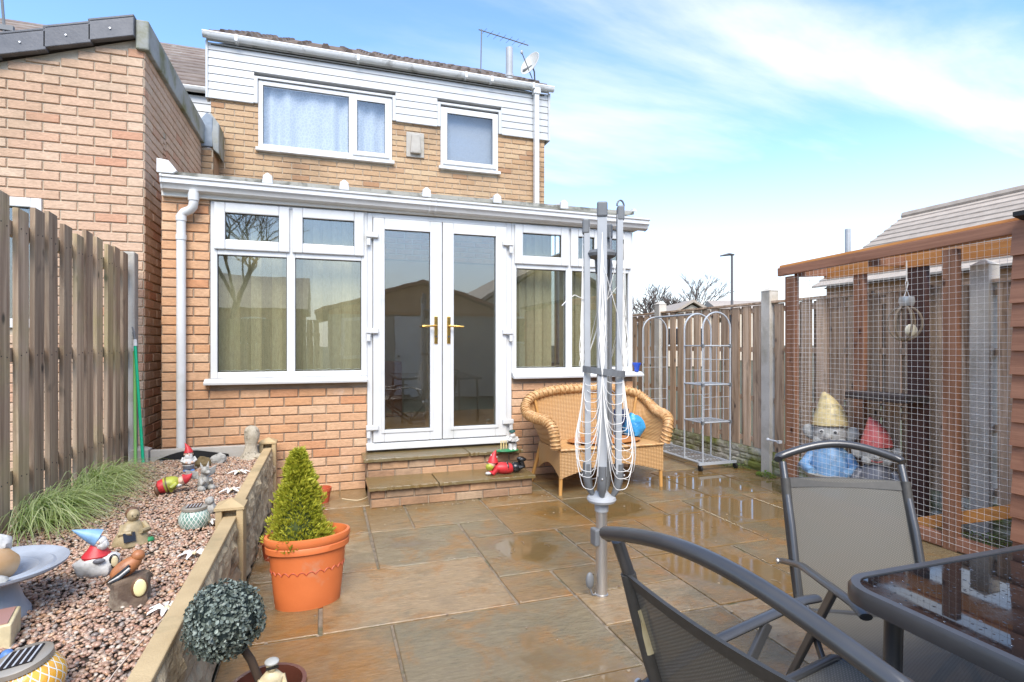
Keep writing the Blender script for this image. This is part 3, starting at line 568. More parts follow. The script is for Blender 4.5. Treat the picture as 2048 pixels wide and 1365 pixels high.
dm = MB(); rd_ = random.Random(17)
for i in range(170):
    x, y = rd_.uniform(-0.3,3.4), rd_.uniform(1.6,4.4)
    if rd_.random() < 0.35: y = rd_.choice([2.56,3.21,3.85,1.915])+rd_.uniform(-.02,.02)
    if rd_.random() < 0.25: x, y = rd_.uniform(0.0,1.9), 4.36+rd_.uniform(-.06,.03)
    r = rd_.uniform(0.003,0.007)
    if rd_.random() < 0.2: a = rd_.uniform(0,3.14); dm.tube([(x,y,0.007),(x+0.03*math.cos(a),y+0.03*math.sin(a),0.009),(x+0.055*math.cos(a+.3),y+0.055*math.sin(a+.3),0.007)],0.0013,4)
    else: dm.ell((x,y,0.004+r*0.4),(r*1.3,r,r*0.6),6,4,wob=0.4,seed=i)
db = dm.build('grit_and_twigs', MAT('grit',(0.42,0.33,0.22),(0.10,0.06,0.04),40,0.9)); db['kind'] = 'stuff'; db['label'] = 'scattered grit and dry twigs on the paving'
# ================================================================ conservatory
CY = 5.05; CX0, CX1 = -1.227, 3.02
cons = thing('conservatory', 'white framed lean-to conservatory on an orange brick dwarf wall with french doors', 'conservatory', (0.9, CY, 0))
L = CX1-CX0; A = lambda x: x-CX0
SZ = 0.975; HZ = 2.44
brick_wall(cons, (CX0, CY), (1,0), L, 0.0, HZ+0.06, m_brick_c, m_mortar_d, holes=[(A(-0.885), A(0.352), SZ-0.02, 3), (A(0.352), A(1.694), 0.34, 3), (A(1.694), L, SZ-0.02, 3)], thick=0.11, budget=[300], shift=0.0, vis=lambda s0,s1,za,zb: za > 0.28 or s0 > 1.9)
brick_wall(cons, (CX1, CY+0.005), (0,1), HY-CY, 0.0, SZ-0.02, m_brick_c, m_mortar_d, thick=0.1, budget=[0])
MB().box(CX0+0.002, CX0+0.11, CY+0.12, HY, 0, 2.5).build('side_wall', m_brick_c, cons)
MB().box(CX0+0.12, CX1-0.12, CY+0.12, HY-0.01, 0.30, 0.335).build('floor', m_carpet, cons)
FY0, FY1 = CY-0.01, CY+0.06
def cons_window(x0, x1, mull, vents, lowers, z0=0.995, zt=HZ, trans=2.035):
    f = MB(); f.box(x0, x0+0.05, FY0, FY1, z0, zt); f.box(x1-0.05, x1, FY0, FY1, z0, zt); f.box(x0+0.05, x1-0.05, FY0, FY1, z0, z0+0.05); f.box(x0+0.05, x1-0.05, FY0, FY1, zt-0.03, zt)
    for q in mull: f.box(q-0.033, q+0.033, FY0, FY1, z0+0.05, zt-0.03)
    xs = [x0+0.05] + [e for q in mull for e in (q-0.033, q+0.033)] + [x1-0.05]
    for i in range(0, len(xs), 2): f.box(xs[i], xs[i+1], FY0, FY1, trans-0.03, trans+0.03)
    fo = f.build('window', m_upvc, cons, bev=0.005)
    for i in range(0, len(xs), 2):
        a, b = xs[i], xs[i+1]
        glaze(fo, a, b, z0+0.05, trans-0.03, CY+0.02, m_glass)
        s = MB(); pane_grid(s, a-0.022, b+0.022, trans+0.012, zt-0.012, 0.082, FY0-0.022, FY0-0.002); so = s.build('vent_sash', m_upvc, fo, bev=0.008)
        glaze(fo, a+0.06, b-0.06, trans+0.094, zt-0.094, CY-0.004, m_glass)
    return fo
wl_ = cons_window(-0.880, 0.352, [-0.272], None, None)
wr_ = cons_window(1.694, CX1-0.005, [2.297, 2.66], None, None)
for fo, a, b in ((wl_, -0.92, 0.350), (wr_, 1.70, CX1+0.09)):
    s = MB(); s.prism([(a,CY-0.075,0.945),(a,CY-0.08,0.965),(a,CY-0.02,0.994),(a,CY+0.05,0.994),(a,CY+0.05,0.958),(a,CY-0.06,0.945)], (b-a,0,0)); s.build('sill', m_upvc, fo, bev=0.003)
# side glazing, right
s = MB(); s.box(CX1-0.06, CX1-0.006, CY+0.065, CY+0.12, 0.97, 2.5); s.box(CX1-0.06, CX1-0.006, HY-0.08, HY-0.01, 0.97, 2.5); s.box(CX1-0.06, CX1-0.006, CY+0.12, HY-0.08, 0.97, 1.03); s.box(CX1-0.06, CX1-0.006, CY+0.12, HY-0.08, 2.42, 2.5)
for k in (1,2): s.box(CX1-0.06, CX1-0.006, CY+0.12+k*0.85, CY+0.18+k*0.85, 1.03, 2.42)
so = s.build('side_window', m_upvc, cons, bev=0.004); MB().box(CX1-0.035, CX1-0.03, CY+0.12, HY-0.08, 1.03, 2.42).build('pane', m_glass, so)
# french doors
df = MB(); df.box(0.353, 0.398, FY0-0.004, FY1, 0.40, 2.435); df.box(1.640, 1.692, FY0-0.004, FY1, 0.40, 2.435); df.box(0.398, 1.640, FY0-0.004, FY1, 2.395, 2.435)
dfo = df.build('door_frame', m_upvc, cons, bev=0.004)
MB().prism([(0.345,CY-0.06,0.345),(0.345,CY-0.06,0.375),(0.345,CY-0.015,0.402),(0.345,CY+0.06,0.402),(0.345,CY+0.06,0.345)], (1.36,0,0)).build('threshold', m_upvc, dfo, bev=0.003)
for side, (x0, x1, g0, g1) in enumerate(((0.402, 1.015, 0.500, 0.905), (1.022, 1.636, 1.122, 1.528))):
    d = MB(); y0, y1 = FY0-0.026, FY1-0.03
    d.box(x0, g0, y0, y1, 0.408, 2.39); d.box(g1, x1, y0, y1, 0.408, 2.39); d.box(g0, g1, y0, y1, 0.408, 0.515); d.box(g0, g1, y0, y1, 2.292, 2.39)
    do = d.build('door', m_upvc, cons, bev=0.006)
    bd = MB(); pane_grid(bd, g0-0.028, g1+0.028, 0.487, 2.32, 0.028, y0-0.008, y0-0.0005); bd.build('bead', m_upvc, do, bev=0.003)
    glaze(do, g0, g1, 0.515, 2.292, y0+0.02, m_glass)
    hx = 0.958 if side == 0 else 1.075; sg = -1 if side == 0 else 1
    MB().box(hx-0.016, hx+0.016, y0-0.012, y0-0.0005, 1.28, 1.53).build('handle_plate', m_gold, do, bev=0.005)
    MB().tube([(hx,y0-0.01,1.44),(hx,y0-0.055,1.44),(hx+sg*0.02,y0-0.06,1.44),(hx+sg*0.13,y0-0.055,1.436)], 0.009, 8).build('handle', m_gold, do, smooth=True)
    MB().lathe([(0.009,0),(0.009,0.004)], (hx, y0-0.0125, 1.345), 10, M=Matrix.Rotation(R(90),4,'X')).build('keyhole', m_char, do)
    ex = 0.39 if side == 0 else 1.648
    for hz_ in (0.52, 1.37, 2.21):
        h = MB(); h.box(ex-0.05 if side == 0 else ex-0.055, ex+0.055 if side == 0 else ex+0.05, y0-0.03, y0-0.001, hz_, hz_+0.045); h.box(ex-0.045 if side == 0 else ex+0.012, ex-0.012 if side == 0 else ex+0.045, y0-0.02, y0-0.001, hz_-0.07, hz_+0.0)
        h.build('hinge', m_upvc, do, bev=0.006)
# vertical blinds inside
def BLIND():
    m, nt, b, out = base('blind_fabric')
    w = vnoise(nt, 90, 3, 0.6, (1,1,0.25)); c = mixc(nt, ramp(nt, w, [(0.3,(0,0,0)),(0.7,(1,1,1))]), (0.52,0.46,0.31), (0.40,0.35,0.23))
    v = mm(nt, 'ADD', mm(nt, 'MULTIPLY', rnd(nt), 0.45), 0.75); h = mnode(nt, 'ShaderNodeHueSaturation'); nt.links.new(v, h.inputs['Value']); nt.links.new(c, h.inputs['Color'])
    nt.links.new(h.outputs[0], b.inputs['Base Color']); b.inputs['Roughness'].default_value = 0.9; return m
m_blind = BLIND()
rb = random.Random(5)
for a, b, n, par in ((-0.84, 0.32, 14, wl_), (1.74, 2.97, 14, wr_)):
    for k in range(n):
        x = a + (b-a)*(k+0.5)/n; t = R(rb.uniform(8, 24)); w = 0.052
        if par is wr_ and k == 5: t = R(75)
        dx, dy = w*math.cos(t), w*math.sin(t)
        sl = MB(); sl.sheet(lambda u, v: (x+dx*(2*u-1), CY+0.17+dy*(2*u-1)+0.008*math.cos(3.14*(u-0.5)), 1.035+v*1.38), 4, 1, (0,0.002,0)); so = sl.build('blind_slat', m_blind, par)
    ch = MB(); ch.tube([(a+ (b-a)*i/40, CY+0.12, 1.045+0.012*abs(math.sin(i*n*math.pi/40))) for i in range(41)], 0.003, 4); ch.build('blind_chain', m_upvc, par)
# things seen dimly through the doors
MB().box(0.42, 0.95, HY-0.5, HY-0.05, 0.34, 1.05).build('cupboard', MAT('cupboard_wood',(0.22,0.10,0.05),rough=0.5), cons, bev=0.01)
# roof: sheets between glazing bars, eaves gutter
RZ0, RZ1 = 2.622, 3.02
sl = (RZ1-RZ0)/(HY-CY+0.1)
RF = lambda y: RZ0 + (y-(CY-0.1))*sl
bars = [-1.15, -0.445, 0.155, 0.86, 1.52, 2.20, 2.98]
m_poly = MAT('grimy_polycarbonate', (0.50,0.48,0.43), (0.40,0.38,0.33), 12, 0.55, dirt=(0.06,0.06,0.045), dscale=9, dlim=(0.5,0.6))
nt_ = m_poly.node_tree; tl_ = nt_.nodes.new('ShaderNodeBsdfTranslucent'); tl_.inputs[0].default_value = (0.75,0.74,0.68,1); mx_ = nt_.nodes.new('ShaderNodeMixShader'); mx_.inputs[0].default_value = 0.55
nt_.links.new(nt_.nodes['Principled BSDF'].outputs[0], mx_.inputs[1]); nt_.links.new(tl_.outputs[0], mx_.inputs[2]); nt_.links.new(mx_.outputs[0], nt_.nodes['Material Output'].inputs[0])
for a, b in zip(bars, bars[1:]):
    MB().prism([(a+0.004,CY-0.10,RF(CY-0.10)-0.03),(a+0.004,HY-0.01,RF(HY)-0.03),(a+0.004,HY-0.01,RF(HY)+0.002),(a+0.004,CY-0.10,RF(CY-0.10)+0.002)], (b-a-0.008,0,0)).build('roof_sheet', m_poly, cons)
for i, a in enumerate(bars):
    bo = MB().prism([(a-0.025,CY-0.105,RF(CY-0.105)+0.003),(a+0.025,CY-0.105,RF(CY-0.105)+0.003),(a+0.016,CY-0.105,RF(CY-0.105)+0.03),(a-0.016,CY-0.105,RF(CY-0.105)+0.03)], (0,HY-CY+0.09,sl*(HY-CY+0.09))).build('glazing_bar', m_upvc_old, cons)
    if 0 < i < 6:
        e = MB(); zb = RF(CY-0.12); e.prism([(a-0.042,CY-0.125,zb-0.035),(a+0.042,CY-0.125,zb-0.035),(a+0.034,CY-0.125,zb+0.03),(a+0.012,CY-0.125,zb+0.048),(a,CY-0.125,zb+0.056),(a-0.012,CY-0.125,zb+0.048),(a-0.034,CY-0.125,zb+0.03)], (0,0.05,0.01)); e.build('end_cap', m_upvc, bo, bev=0.008)
MB().box(CX0+0.01, CX1+0.03, CY-0.045, CY+0.05, HZ+0.002, 2.588).build('eaves_beam', MAT('eaves_cream',(0.66,0.63,0.56),rough=0.45), cons, bev=0.004)
gx0, gx1 = -1.20, 3.13; gz0, gz1 = 2.575, 2.545
gm = MB()
prof = [(-0.045,-0.10),(-0.10,-0.085),(-0.112,-0.055),(-0.128,-0.045),(-0.128,-0.012),(-0.140,-0.004),(-0.140,0.012),(-0.130,0.012),(-0.126,-0.005),(-0.095,-0.075),(-0.045,-0.088)]
gm.add([(gx0,CY+a,gz0+b) for a, b in prof]+[(gx1,CY+a,gz1+b) for a, b in prof], [(i,(i+1) % 11,11+(i+1) % 11,11+i) for i in range(11)]+[tuple(range(10,-1,-1)),tuple(range(11,22))])
gto = gm.build('gutter', m_upvc, cons, smooth=True)
for x in (gx0-0.008, gx1-0.004):
    z = gz0 if x < 0 else gz1
    MB().prism([(x,CY+a*1.04,z+b*1.06) for a, b in prof[:7]]+[(x,CY-0.04,z+0.012)], (0.014,0,0)).build('gutter_end', m_upvc, gto, bev=0.002)
MB().prism([(-1.23,CY-0.13,2.60),(-1.12,CY-0.13,2.60),(-1.09,CY-0.13,2.62),(-1.125,CY-0.13,2.67),(-1.15,CY-0.13,2.70),(-1.23,CY-0.13,2.71)], (0,0.06,0)).build('box_end', m_upvc, gto, bev=0.005)
for x in (0.88, 0.935): MB().prism([(x,CY+a*1.05,2.561+b*1.08-0.0) for a, b in prof[:7]]+[(x,CY-0.045,2.573)], (0.014,0,0)).build('gutter_union', m_upvc, gto)
dp = MB(); X0, Yp = -1.078, CY-0.055
dp.tube([(-0.985,CY-0.085,2.49),(-0.985,CY-0.085,2.40),(-0.99,CY-0.08,2.365),(-1.01,CY-0.07,2.34),(-1.055,CY-0.06,2.32),(X0,Yp,2.29),(X0,Yp,2.25),(X0,Yp,0.41)], 0.034, 14)
dpo = dp.build('downpipe', m_upvc, cons, smooth=True)
for z in (2.27, 2.12): MB().lathe([(0.039,z-0.02),(0.039,z+0.02)], (X0,Yp,0), 14).build('collar', m_upvc, dpo, smooth=True)
MB().lathe([(0.040,2.41),(0.040,2.47)], (-0.985,CY-0.085,0), 14).build('collar', m_upvc, dpo, smooth=True)
# blue cup on the right end of the sill
cp = thing('cup', 'small blue plastic cup on the right end of the conservatory sill', 'cup', (3.02, CY-0.03, 0.995))
MB().lathe([(0.02,0.995),(0.032,1.05),(0.045,1.075),(0.045,1.085),(0.03,1.085),(0.03,1.05),(0.0,1.02)], (3.05,CY-0.03,0), 14).build('bowl', MAT('blue_plastic',(0.03,0.09,0.5),rough=0.3), cp, smooth=True)

# ---- steps
m_step = SLABMAT((0.17,0.125,0.05)); m_step.name = 'wet_step_stone'
steps = thing('door_steps', 'two worn brick steps with wet stone treads below the french doors', 'steps', (1.0, 4.7, 0))
brick_wall(steps, (0.335, 4.42), (1,0), 1.335, 0.0, 0.138, m_brick_s, m_mortar_d, thick=0.6, budget=[60], course=0.07)
brick_wall(steps, (0.335, 4.755), (1,0), 1.335, 0.0, 0.292, m_brick_s, m_mortar_d, thick=0.28, budget=[60], course=0.0733)
for (x0, x1, y0, y1, z0, z1) in ((0.318,0.86,4.385,4.758,0.14,0.168),(0.868,1.69,4.385,4.758,0.14,0.168),(0.302,1.20,4.722,5.038,0.294,0.323),(1.208,1.70,4.722,5.038,0.294,0.323)):
    t = MB(); n = 24; rr = random.Random(int(x0*99))
    front = [(x0+(x1-x0)*i/n, y0+rr.uniform(-0.006,0.006), 0) for i in range(n+1)]
    t.prism([(p[0],p[1],z0) for p in front]+[(x1,y1,z0),(x0,y1,z0)], (0,0,z1-z0)); t.build('tread', m_step, steps, bev=0.004)

# ================================================================ raised gravel bed
BZ = 0.385
bed = MB(); bed.box(-1.46, -0.465, 0.6, 4.86, -0.05, BZ-0.012); struct(bed.build('gravel_bed', m_soil))
def gravel():
    rg = np.random.default_rng(4); N = 30000
    ico = [(0,0,1)] + [(0.894*math.cos(2*math.pi*k/5), 0.894*math.sin(2*math.pi*k/5), 0.447) for k in range(5)] + [(0.894*math.cos(2*math.pi*(k+.5)/5), 0.894*math.sin(2*math.pi*(k+.5)/5), -0.447) for k in range(5)] + [(0,0,-1)]
    fc = [(0,1+k,1+(k+1) % 5) for k in range(5)] + [(1+k,6+k,1+(k+1) % 5) for k in range(5)] + [(1+(k+1) % 5,6+k,6+(k+1) % 5) for k in range(5)] + [(11,6+(k+1) % 5,6+k) for k in range(5)]
    V = np.array(ico); Fc = np.array(fc)
    y = 1.15 + (4.84-1.15)*rg.random(N)**1.12; x = -1.445 + 0.97*rg.random(N)
    r = rg.uniform(0.0042,0.0088,N)*np.where(rg.random(N) < 0.1, 1.45, 1); sq = rg.uniform(0.5,0.8,N); el = rg.uniform(1.0,1.5,N); an = rg.uniform(0,6.28,N); tilt = rg.normal(0,0.3,N)
    z = BZ - 0.008 + rg.uniform(0,0.014,N)
    P = V[None]*np.stack([r*el, r, r*sq],1)[:,None,:]*(1+rg.normal(0,0.07,(N,12,1)))
    c, s = np.cos(tilt)[:,None], np.sin(tilt)[:,None]; P = np.stack([P[...,0]*c-P[...,2]*s, P[...,1], P[...,0]*s+P[...,2]*c], -1)
    c, s = np.cos(an)[:,None], np.sin(an)[:,None]; P = np.stack([P[...,0]*c-P[...,1]*s, P[...,0]*s+P[...,1]*c, P[...,2]], -1)
    P += np.stack([x, y, z],1)[:,None,:]
    me = bpy.data.meshes.new('gravel'); nv, nf = N*12, N*20
    me.vertices.add(nv); me.vertices.foreach_set('co', P.reshape(-1)); FF = (Fc[None]+(np.arange(N)*12)[:,None,None]).reshape(-1)
    me.loops.add(nf*3); me.loops.foreach_set('vertex_index', FF.astype(np.int32)); me.polygons.add(nf)
    me.polygons.foreach_set('loop_start', np.arange(0,nf*3,3,dtype=np.int32)); me.polygons.foreach_set('use_smooth', np.ones(nf,dtype=bool)); me.update(calc_edges=True); me.validate()
    return me
m_peb, nt, b, out = base('pebbles')
c = ramp(nt, rnd(nt), [(0,(0.34,0.18,0.12)),(0.16,(0.44,0.28,0.20)),(0.32,(0.40,0.24,0.16)),(0.46,(0.50,0.37,0.27)),(0.6,(0.26,0.17,0.13)),(0.74,(0.50,0.29,0.16)),(0.88,(0.56,0.47,0.38)),(1,(0.20,0.16,0.14))])
c = mixc(nt, 0.4, c, ramp(nt, vnoise(nt, 160, 4, 0.6), [(0.3,(0.7,0.7,0.7)),(0.7,(1.2,1.2,1.2))]), 'MULTIPLY')
nt.links.new(c, b.inputs['Base Color']); b.inputs['Roughness'].default_value = 0.34
gv = link('gravel', gravel(), m_peb); gv['kind'] = 'stuff'; gv['label'] = 'pinkish brown pea gravel covering the raised bed'
# retaining wall of rock faced concrete planks between slotted posts
def rockface(name, parent, o, u, length, z0, z1, mat, amp, thick, nu, nv, block=None, seed=0, topmat=None):
    nx, ny = u[1], -u[0]; m = MB(); nv_ = nv
    def fn(a, b):
        x = a*length; z = z0+(z1-z0)*b; edge = min(1, min(b,1-b)*9, 1)
        q = Vector((x*6+seed, z*9, seed)); d = abs(mnoise.noise(q))*0.9 + abs(mnoise.noise(q*2.3))*0.5 + 0.25*mnoise.noise(q*5)
        if block:
            row = int(b*block[1]-1e-6); ph = (x/block[0] + 0.5*(row % 2)) % 1; fb = (b*block[1]) % 1
            d = 0.25+0.75*d if (0.07 < ph < 0.93 and 0.12 < fb < 0.88) else 0.0
        d *= amp*edge; return (o[0]+u[0]*x+nx*d, o[1]+u[1]*x+ny*d, z)
    m.sheet(fn, nu, nv, (-nx*thick, -ny*thick, 0)); return m.build(name, mat, parent)
rw = thing('retaining_wall', 'low retaining wall of rock faced concrete planks with pyramid capped posts beside the patio', 'wall', (-0.43, 3.0, 0))
py = [1.02, 3.02, 4.90]
for k, (a, b) in enumerate(zip(py, py[1:])):
    for j in range(2):
        zz = (0.0, 0.22, 0.425); rockface('plank', rw, (-0.408, a+0.045), (0,1), b-a-0.09, zz[j], zz[j+1]-0.003, m_rock, 0.034, 0.05, 60, 9, seed=k*7+j*3)
    MB().box(-0.466, -0.405, a+0.045, b-0.045, 0.424, 0.442).build('coping', m_coping, rw, bev=0.004)
for yy in py:
    p = MB(); z = 0.475; p.box(-0.497,-0.468,yy-0.06,yy+0.06,0,z); p.box(-0.406,-0.375,yy-0.06,yy+0.06,0,z); p.box(-0.468,-0.406,yy-0.012,yy+0.012,0,z)
    po = p.build('post', m_coping, rw, bev=0.004)
    x0, x1, y0, y1 = -0.502,-0.370,yy-0.065,yy+0.065; cxm = (x0+x1)/2
    MB().add([(x0,y0,z),(x1,y0,z),(x1,y1,z),(x0,y1,z),(x0,y0,z+0.012),(x1,y0,z+0.012),(x1,y1,z+0.012),(x0,y1,z+0.012),(cxm,yy,z+0.045)], [(3,2,1,0),(0,1,5,4),(1,2,6,5),(2,3,7,6),(3,0,4,7),(4,5,8),(5,6,8),(6,7,8),(7,4,8)]).build('cap', m_coping, po)
# low concrete board along the back of the bed
eb = thing('edging_board', 'grey concrete edging board with short post along the back of the gravel bed', 'edging', (-0.9, 4.9, 0))
MB().box(-1.26, -0.50, 4.875, 4.925, 0.0, 0.465).build('board', m_conc, eb, bev=0.004)
MB().box(-1.385,-1.265,4.84,4.95,0,0.475).add([(-1.385,4.84,0.475),(-1.265,4.84,0.475),(-1.265,4.95,0.475),(-1.385,4.95,0.475),(-1.325,4.895,0.505)], [(0,1,4),(1,2,4),(2,3,4),(3,0,4)]).build('post', m_conc, eb)
bl = MB(); rl_ = random.Random(2)
bl.sheet(lambda u, v: (-1.22+u*0.50, 4.870-0.002-0.004*v, 0.39+v*(0.062*math.sin(min(1,u*2.2)*1.57)*(1 if u < 0.55 else max(0,1-(u-0.55)*1.5)))), 14, 2, (0,-0.002,0)); tag(bl.build('black_sheet', m_black), 'thin black sheet standing against the concrete edging board', 'sheet')  # thin black sheet along the board, its upper edge tapering off

# ================================================================ left fence (slats on rails)
lf = thing('slatted_fence', 'weathered brown slatted fence panel beside the gravel bed', 'fence', (-1.43, 4.0, 0.35))
rf_ = random.Random(9)
yb = [4.90-0.168*k for k in range(16)]
for k, yy in enumerate(yb):
    ht = 1.97 + rf_.uniform(-0.035,0.03); lean = rf_.uniform(-0.016,0.016); yy += rf_.uniform(-0.014,0.014)
    b = MB(); b.add([(-1.445,yy-0.052,0.36),(-1.421,yy-0.052,0.36),(-1.421,yy+0.052,0.36),(-1.445,yy+0.052,0.36),(-1.445,yy-0.052+lean,ht),(-1.421,yy-0.052+lean,ht),(-1.421,yy+0.052+lean,ht-0.006),(-1.445,yy+0.052+lean,ht-0.006)], [(3,2,1,0),(4,5,6,7),(0,1,5,4),(1,2,6,5),(2,3,7,6),(3,0,4,7)])
    sl_o = b.build('slat', m_fence_l, lf, bev=0.0015)
    for z in (0.62, 1.22, 1.84):
        for dy in (-0.025, 0.025): MB().lathe([(0.0035,0),(0.0035,0.002)], (-1.4212, yy+dy+lean*(z-0.36)/1.6, z+rf_.uniform(-.012,.012)), 6, M=Matrix.Rotation(R(90),4,'Y')).build('nail', m_black, sl_o)
for z in (0.62, 1.22, 1.84): MB().box(-1.482,-1.447,2.3,4.99,z-0.035,z+0.035).build('rail', m_fence_l, lf)
fp = MB(); fp.box(-1.50,-1.395,4.995,5.10,0.0,1.99); tag(fp.build('fence_post', m_conc, bev=0.012), 'tall concrete fence post at the end of the slatted fence', 'post')
# green poles
m_g1 = MAT('light_green_enamel',(0.22,0.50,0.12),rough=0.35); m_g2 = MAT('green_enamel',(0.0,0.42,0.2),rough=0.35)
for (x0,x1,y0,y1,zt,m,lab) in ((-1.335,-1.385,4.80,4.965,1.22,m_g1,'light green garden pole with white clip leaning on the concrete post'),(-1.285,-1.372,4.80,4.93,1.26,m_g2,'dark green garden pole leaning on the concrete post')):
    p = thing('garden_pole', lab, 'pole', (x0,y0,0.385)); MB().tube([(x0,y0,0.385),(x1,y1,zt)], 0.0105, 10).build('shaft', m, p, smooth=True)
    d = Vector((x1-x0,y1-y0,zt-0.385)).normalized(); e = Vector((x1,y1,zt)); MB().tube([e,e+d*0.05], 0.014, 10).build('collar', m_upvc, p); MB().tube([e+d*0.05,e+d*0.10,e+d*0.15+Vector((-0.012,0,0))], [0.009,0.008,0.005], 8).build('tip', m_gplast_d, p)

# ================================================================ right fence
posts = [2.50, 4.39, 6.28, 8.17]
for k, yy in enumerate(posts):
    p = MB(); p.box(4.115,4.225,yy-0.055,yy+0.055,0.0,1.80); p.add([(4.11,yy-0.06,1.80),(4.23,yy-0.06,1.80),(4.23,yy+0.06,1.80),(4.11,yy+0.06,1.80),(4.17,yy,1.845)], [(3,2,1,0),(0,1,4),(1,2,4),(2,3,4),(3,0,4)])
    tag(p.build('fence_post', MAT('pale_concrete_%d' % k,(0.60,0.56,0.49),(0.52,0.48,0.42),5,0.85,bump=0.25,bscale=90,dirt=(0.33,0.29,0.22),dscale=3)), ['concrete fence post inside the wire mesh run beside the shed','concrete fence post beside the corner of the wire mesh run','concrete fence post behind the clothes rack','concrete fence post past the conservatory end'][k], 'post', None)
rp = random.Random(12)
for k in range(4):
    a, b = (posts[k-1] if k else 0.6)+0.055, posts[k]-0.055
    names = ['timber fence panel behind the wire mesh run, by the shed', 'hit and miss timber fence panel inside the wire mesh run', 'hit and miss timber fence panel behind the clothes rack', 'dark timber fence panel alongside the conservatory end wall']
    pn = thing('timber_fence', names[k], 'fence', (4.17,(a+b)/2,0.2))
    n = int((b-a)/0.158); pitch = (b-a)/n
    for i in range(n):
        yy = a+(i+0.5)*pitch
        MB().box(4.148,4.166,yy-0.052,yy+0.052,0.225,1.675-rp.uniform(0,0.012)).build('board', m_fence_r, pn, bev=0.002)
        if i < n-1: MB().box(4.196,4.214,yy+pitch/2-0.042,yy+pitch/2+0.042,0.225,1.675-rp.uniform(0,0.012)).build('board', m_fence_r, pn)
    for z in (0.30, 0.72, 1.22, 1.62): MB().box(4.167,4.195,a+0.002,b-0.002,z-0.025,z+0.025).build('rail', m_fence_r, pn)
    MB().box(4.135,4.222,a+0.002,b-0.002,1.68,1.70).build('capping', m_fence_r, pn)
    gbp = thing('gravel_board', ['rock faced concrete gravel board under the fence inside the run by the shed','rock faced concrete gravel board under the fence inside the wire mesh run','mossy rock faced concrete gravel board behind the clothes rack','mossy rock faced concrete gravel board alongside the conservatory'][k], 'gravel board', (4.16,(a+b)/2,0))
    rockface('face', gbp, (4.150,b-0.002), (0,-1), b-a-0.004, 0.0, 0.222, m_rock_m, 0.022, 0.045, 72, 14, block=(0.26,3), seed=k*5)
# ================================================================ objects on the patio
def arc(c, rx, rz, a0, a1, n, ax=(1,0,0)):
    ax = Vector(ax); return [Vector(c) + ax*rx*math.cos(R(a0+(a1-a0)*i/n)) + Vector((0,0,rz*math.sin(R(a0+(a1-a0)*i/n)))) for i in range(n+1)]
# ---- wicker loveseat
def WICKER():
    m, nt, b, out = base('wicker')
    src = mnode(nt, 'ShaderNodeTexCoord').outputs['Object']
    def wave(d, s, ph=0):
        w = mnode(nt, 'ShaderNodeTexWave', wave_type='BANDS', bands_direction=d); w.inputs['Scale'].default_value = s; w.inputs['Distortion'].default_value = 0.6; w.inputs['Detail'].default_value = 1; w.inputs['Phase Offset'].default_value = ph
        nt.links.new(src, w.inputs['Vector']); return w.outputs['Fac']
    h = mm(nt, 'MULTIPLY', mm(nt, 'ADD', mm(nt, 'MULTIPLY', wave('Z', 26), 0.75), 0.25), mm(nt, 'ADD', mm(nt, 'MULTIPLY', wave('X', 11), 0.6), 0.4))
    c = mixc(nt, ramp(nt, h, [(0.05,(0,0,0)),(0.5,(1,1,1))]), (0.27,0.13,0.045), (0.56,0.33,0.14))
    c = mixc(nt, ramp(nt, vnoise(nt, 3, 4), [(0.45,(0,0,0)),(0.75,(0.6,0.6,0.6))]), c, (0.56,0.27,0.075))
    nt.links.new(c, b.inputs['Base Color']); b.inputs['Roughness'].default_value = 0.5; bumpit(nt, b, h, 0.9, 0.006); return m
m_wick = WICKER()
m_wroll, nt, b, out = base('wicker_binding')
c = mixc(nt, ramp(nt, vnoise(nt, 40, 3, 0.5), [(0.35,(0,0,0)),(0.65,(1,1,1))]), (0.40,0.20,0.07), (0.62,0.39,0.18)); nt.links.new(c, b.inputs['Base Color']); b.inputs['Roughness'].default_value = 0.45
m_cane = MAT('cane', (0.60,0.32,0.10), (0.48,0.23,0.06), 14, 0.45, stretch=(1,1,0.2))
ls = thing('wicker_loveseat', 'honey coloured wicker two seater with rolled arms against the conservatory wall', 'sofa', (2.36, 4.55, 0))
W = 0.50      # half width
def lw(x, y, z): return (2.36+x, 4.55+y, z)
# rolled rim: front left arm -> over the back -> front right arm
rim = [(-W-0.03,-0.27,0.40),(-W-0.05,-0.285,0.52),(-W-0.075,-0.25,0.60),(-W-0.10,-0.15,0.63),(-W-0.13,-0.02,0.635),(-W-0.15,0.10,0.66),(-W-0.13,0.19,0.72),(-W-0.05,0.24,0.79),(-W+0.12,0.265,0.835),(-W+0.3,0.275,0.85),(0,0.28,0.855)]
rim = rim + [(-p[0],p[1],p[2]) for p in reversed(rim[:-1])]
def smooth(pts, k=5):
    P = [Vector(p) for p in pts]; out = []
    for i in range(len(P)-1):
        p0, p1, p2, p3 = P[max(i-1,0)], P[i], P[i+1], P[min(i+2,len(P)-1)]
        for j in range(k):
            t = j/k; out.append(0.5*((2*p1)+(p2-p0)*t+(2*p0-5*p1+4*p2-p3)*t*t+(3*p1-p0-3*p2+p3)*t*t*t))
    return out+[P[-1]]
rimS = smooth(rim, 8)
rimW = [Vector(lw(*p)) for p in rimS]
nr = len(rimW)
MB().tube(rimW, [0.040+0.003*(i % 2) for i in range(nr)], 10).build('rolled_rim', m_wroll, ls, smooth=True)
wrap = MB()
for i in range(1, nr-1, 2):
    t = (rimW[i+1]-rimW[i-1]).normalized(); a = t.cross(Vector((0,0.3,1))).normalized(); b2 = t.cross(a)
    wrap.tube([rimW[i]+(a*math.cos(q)+b2*math.sin(q))*0.0445+t*0.010*math.sin(q) for q in [2*math.pi*k/10 for k in range(11)]], 0.0065, 5, caps=False)
wrap.build('rim_wrapping', m_wroll, ls, smooth=True, kind='stuff')
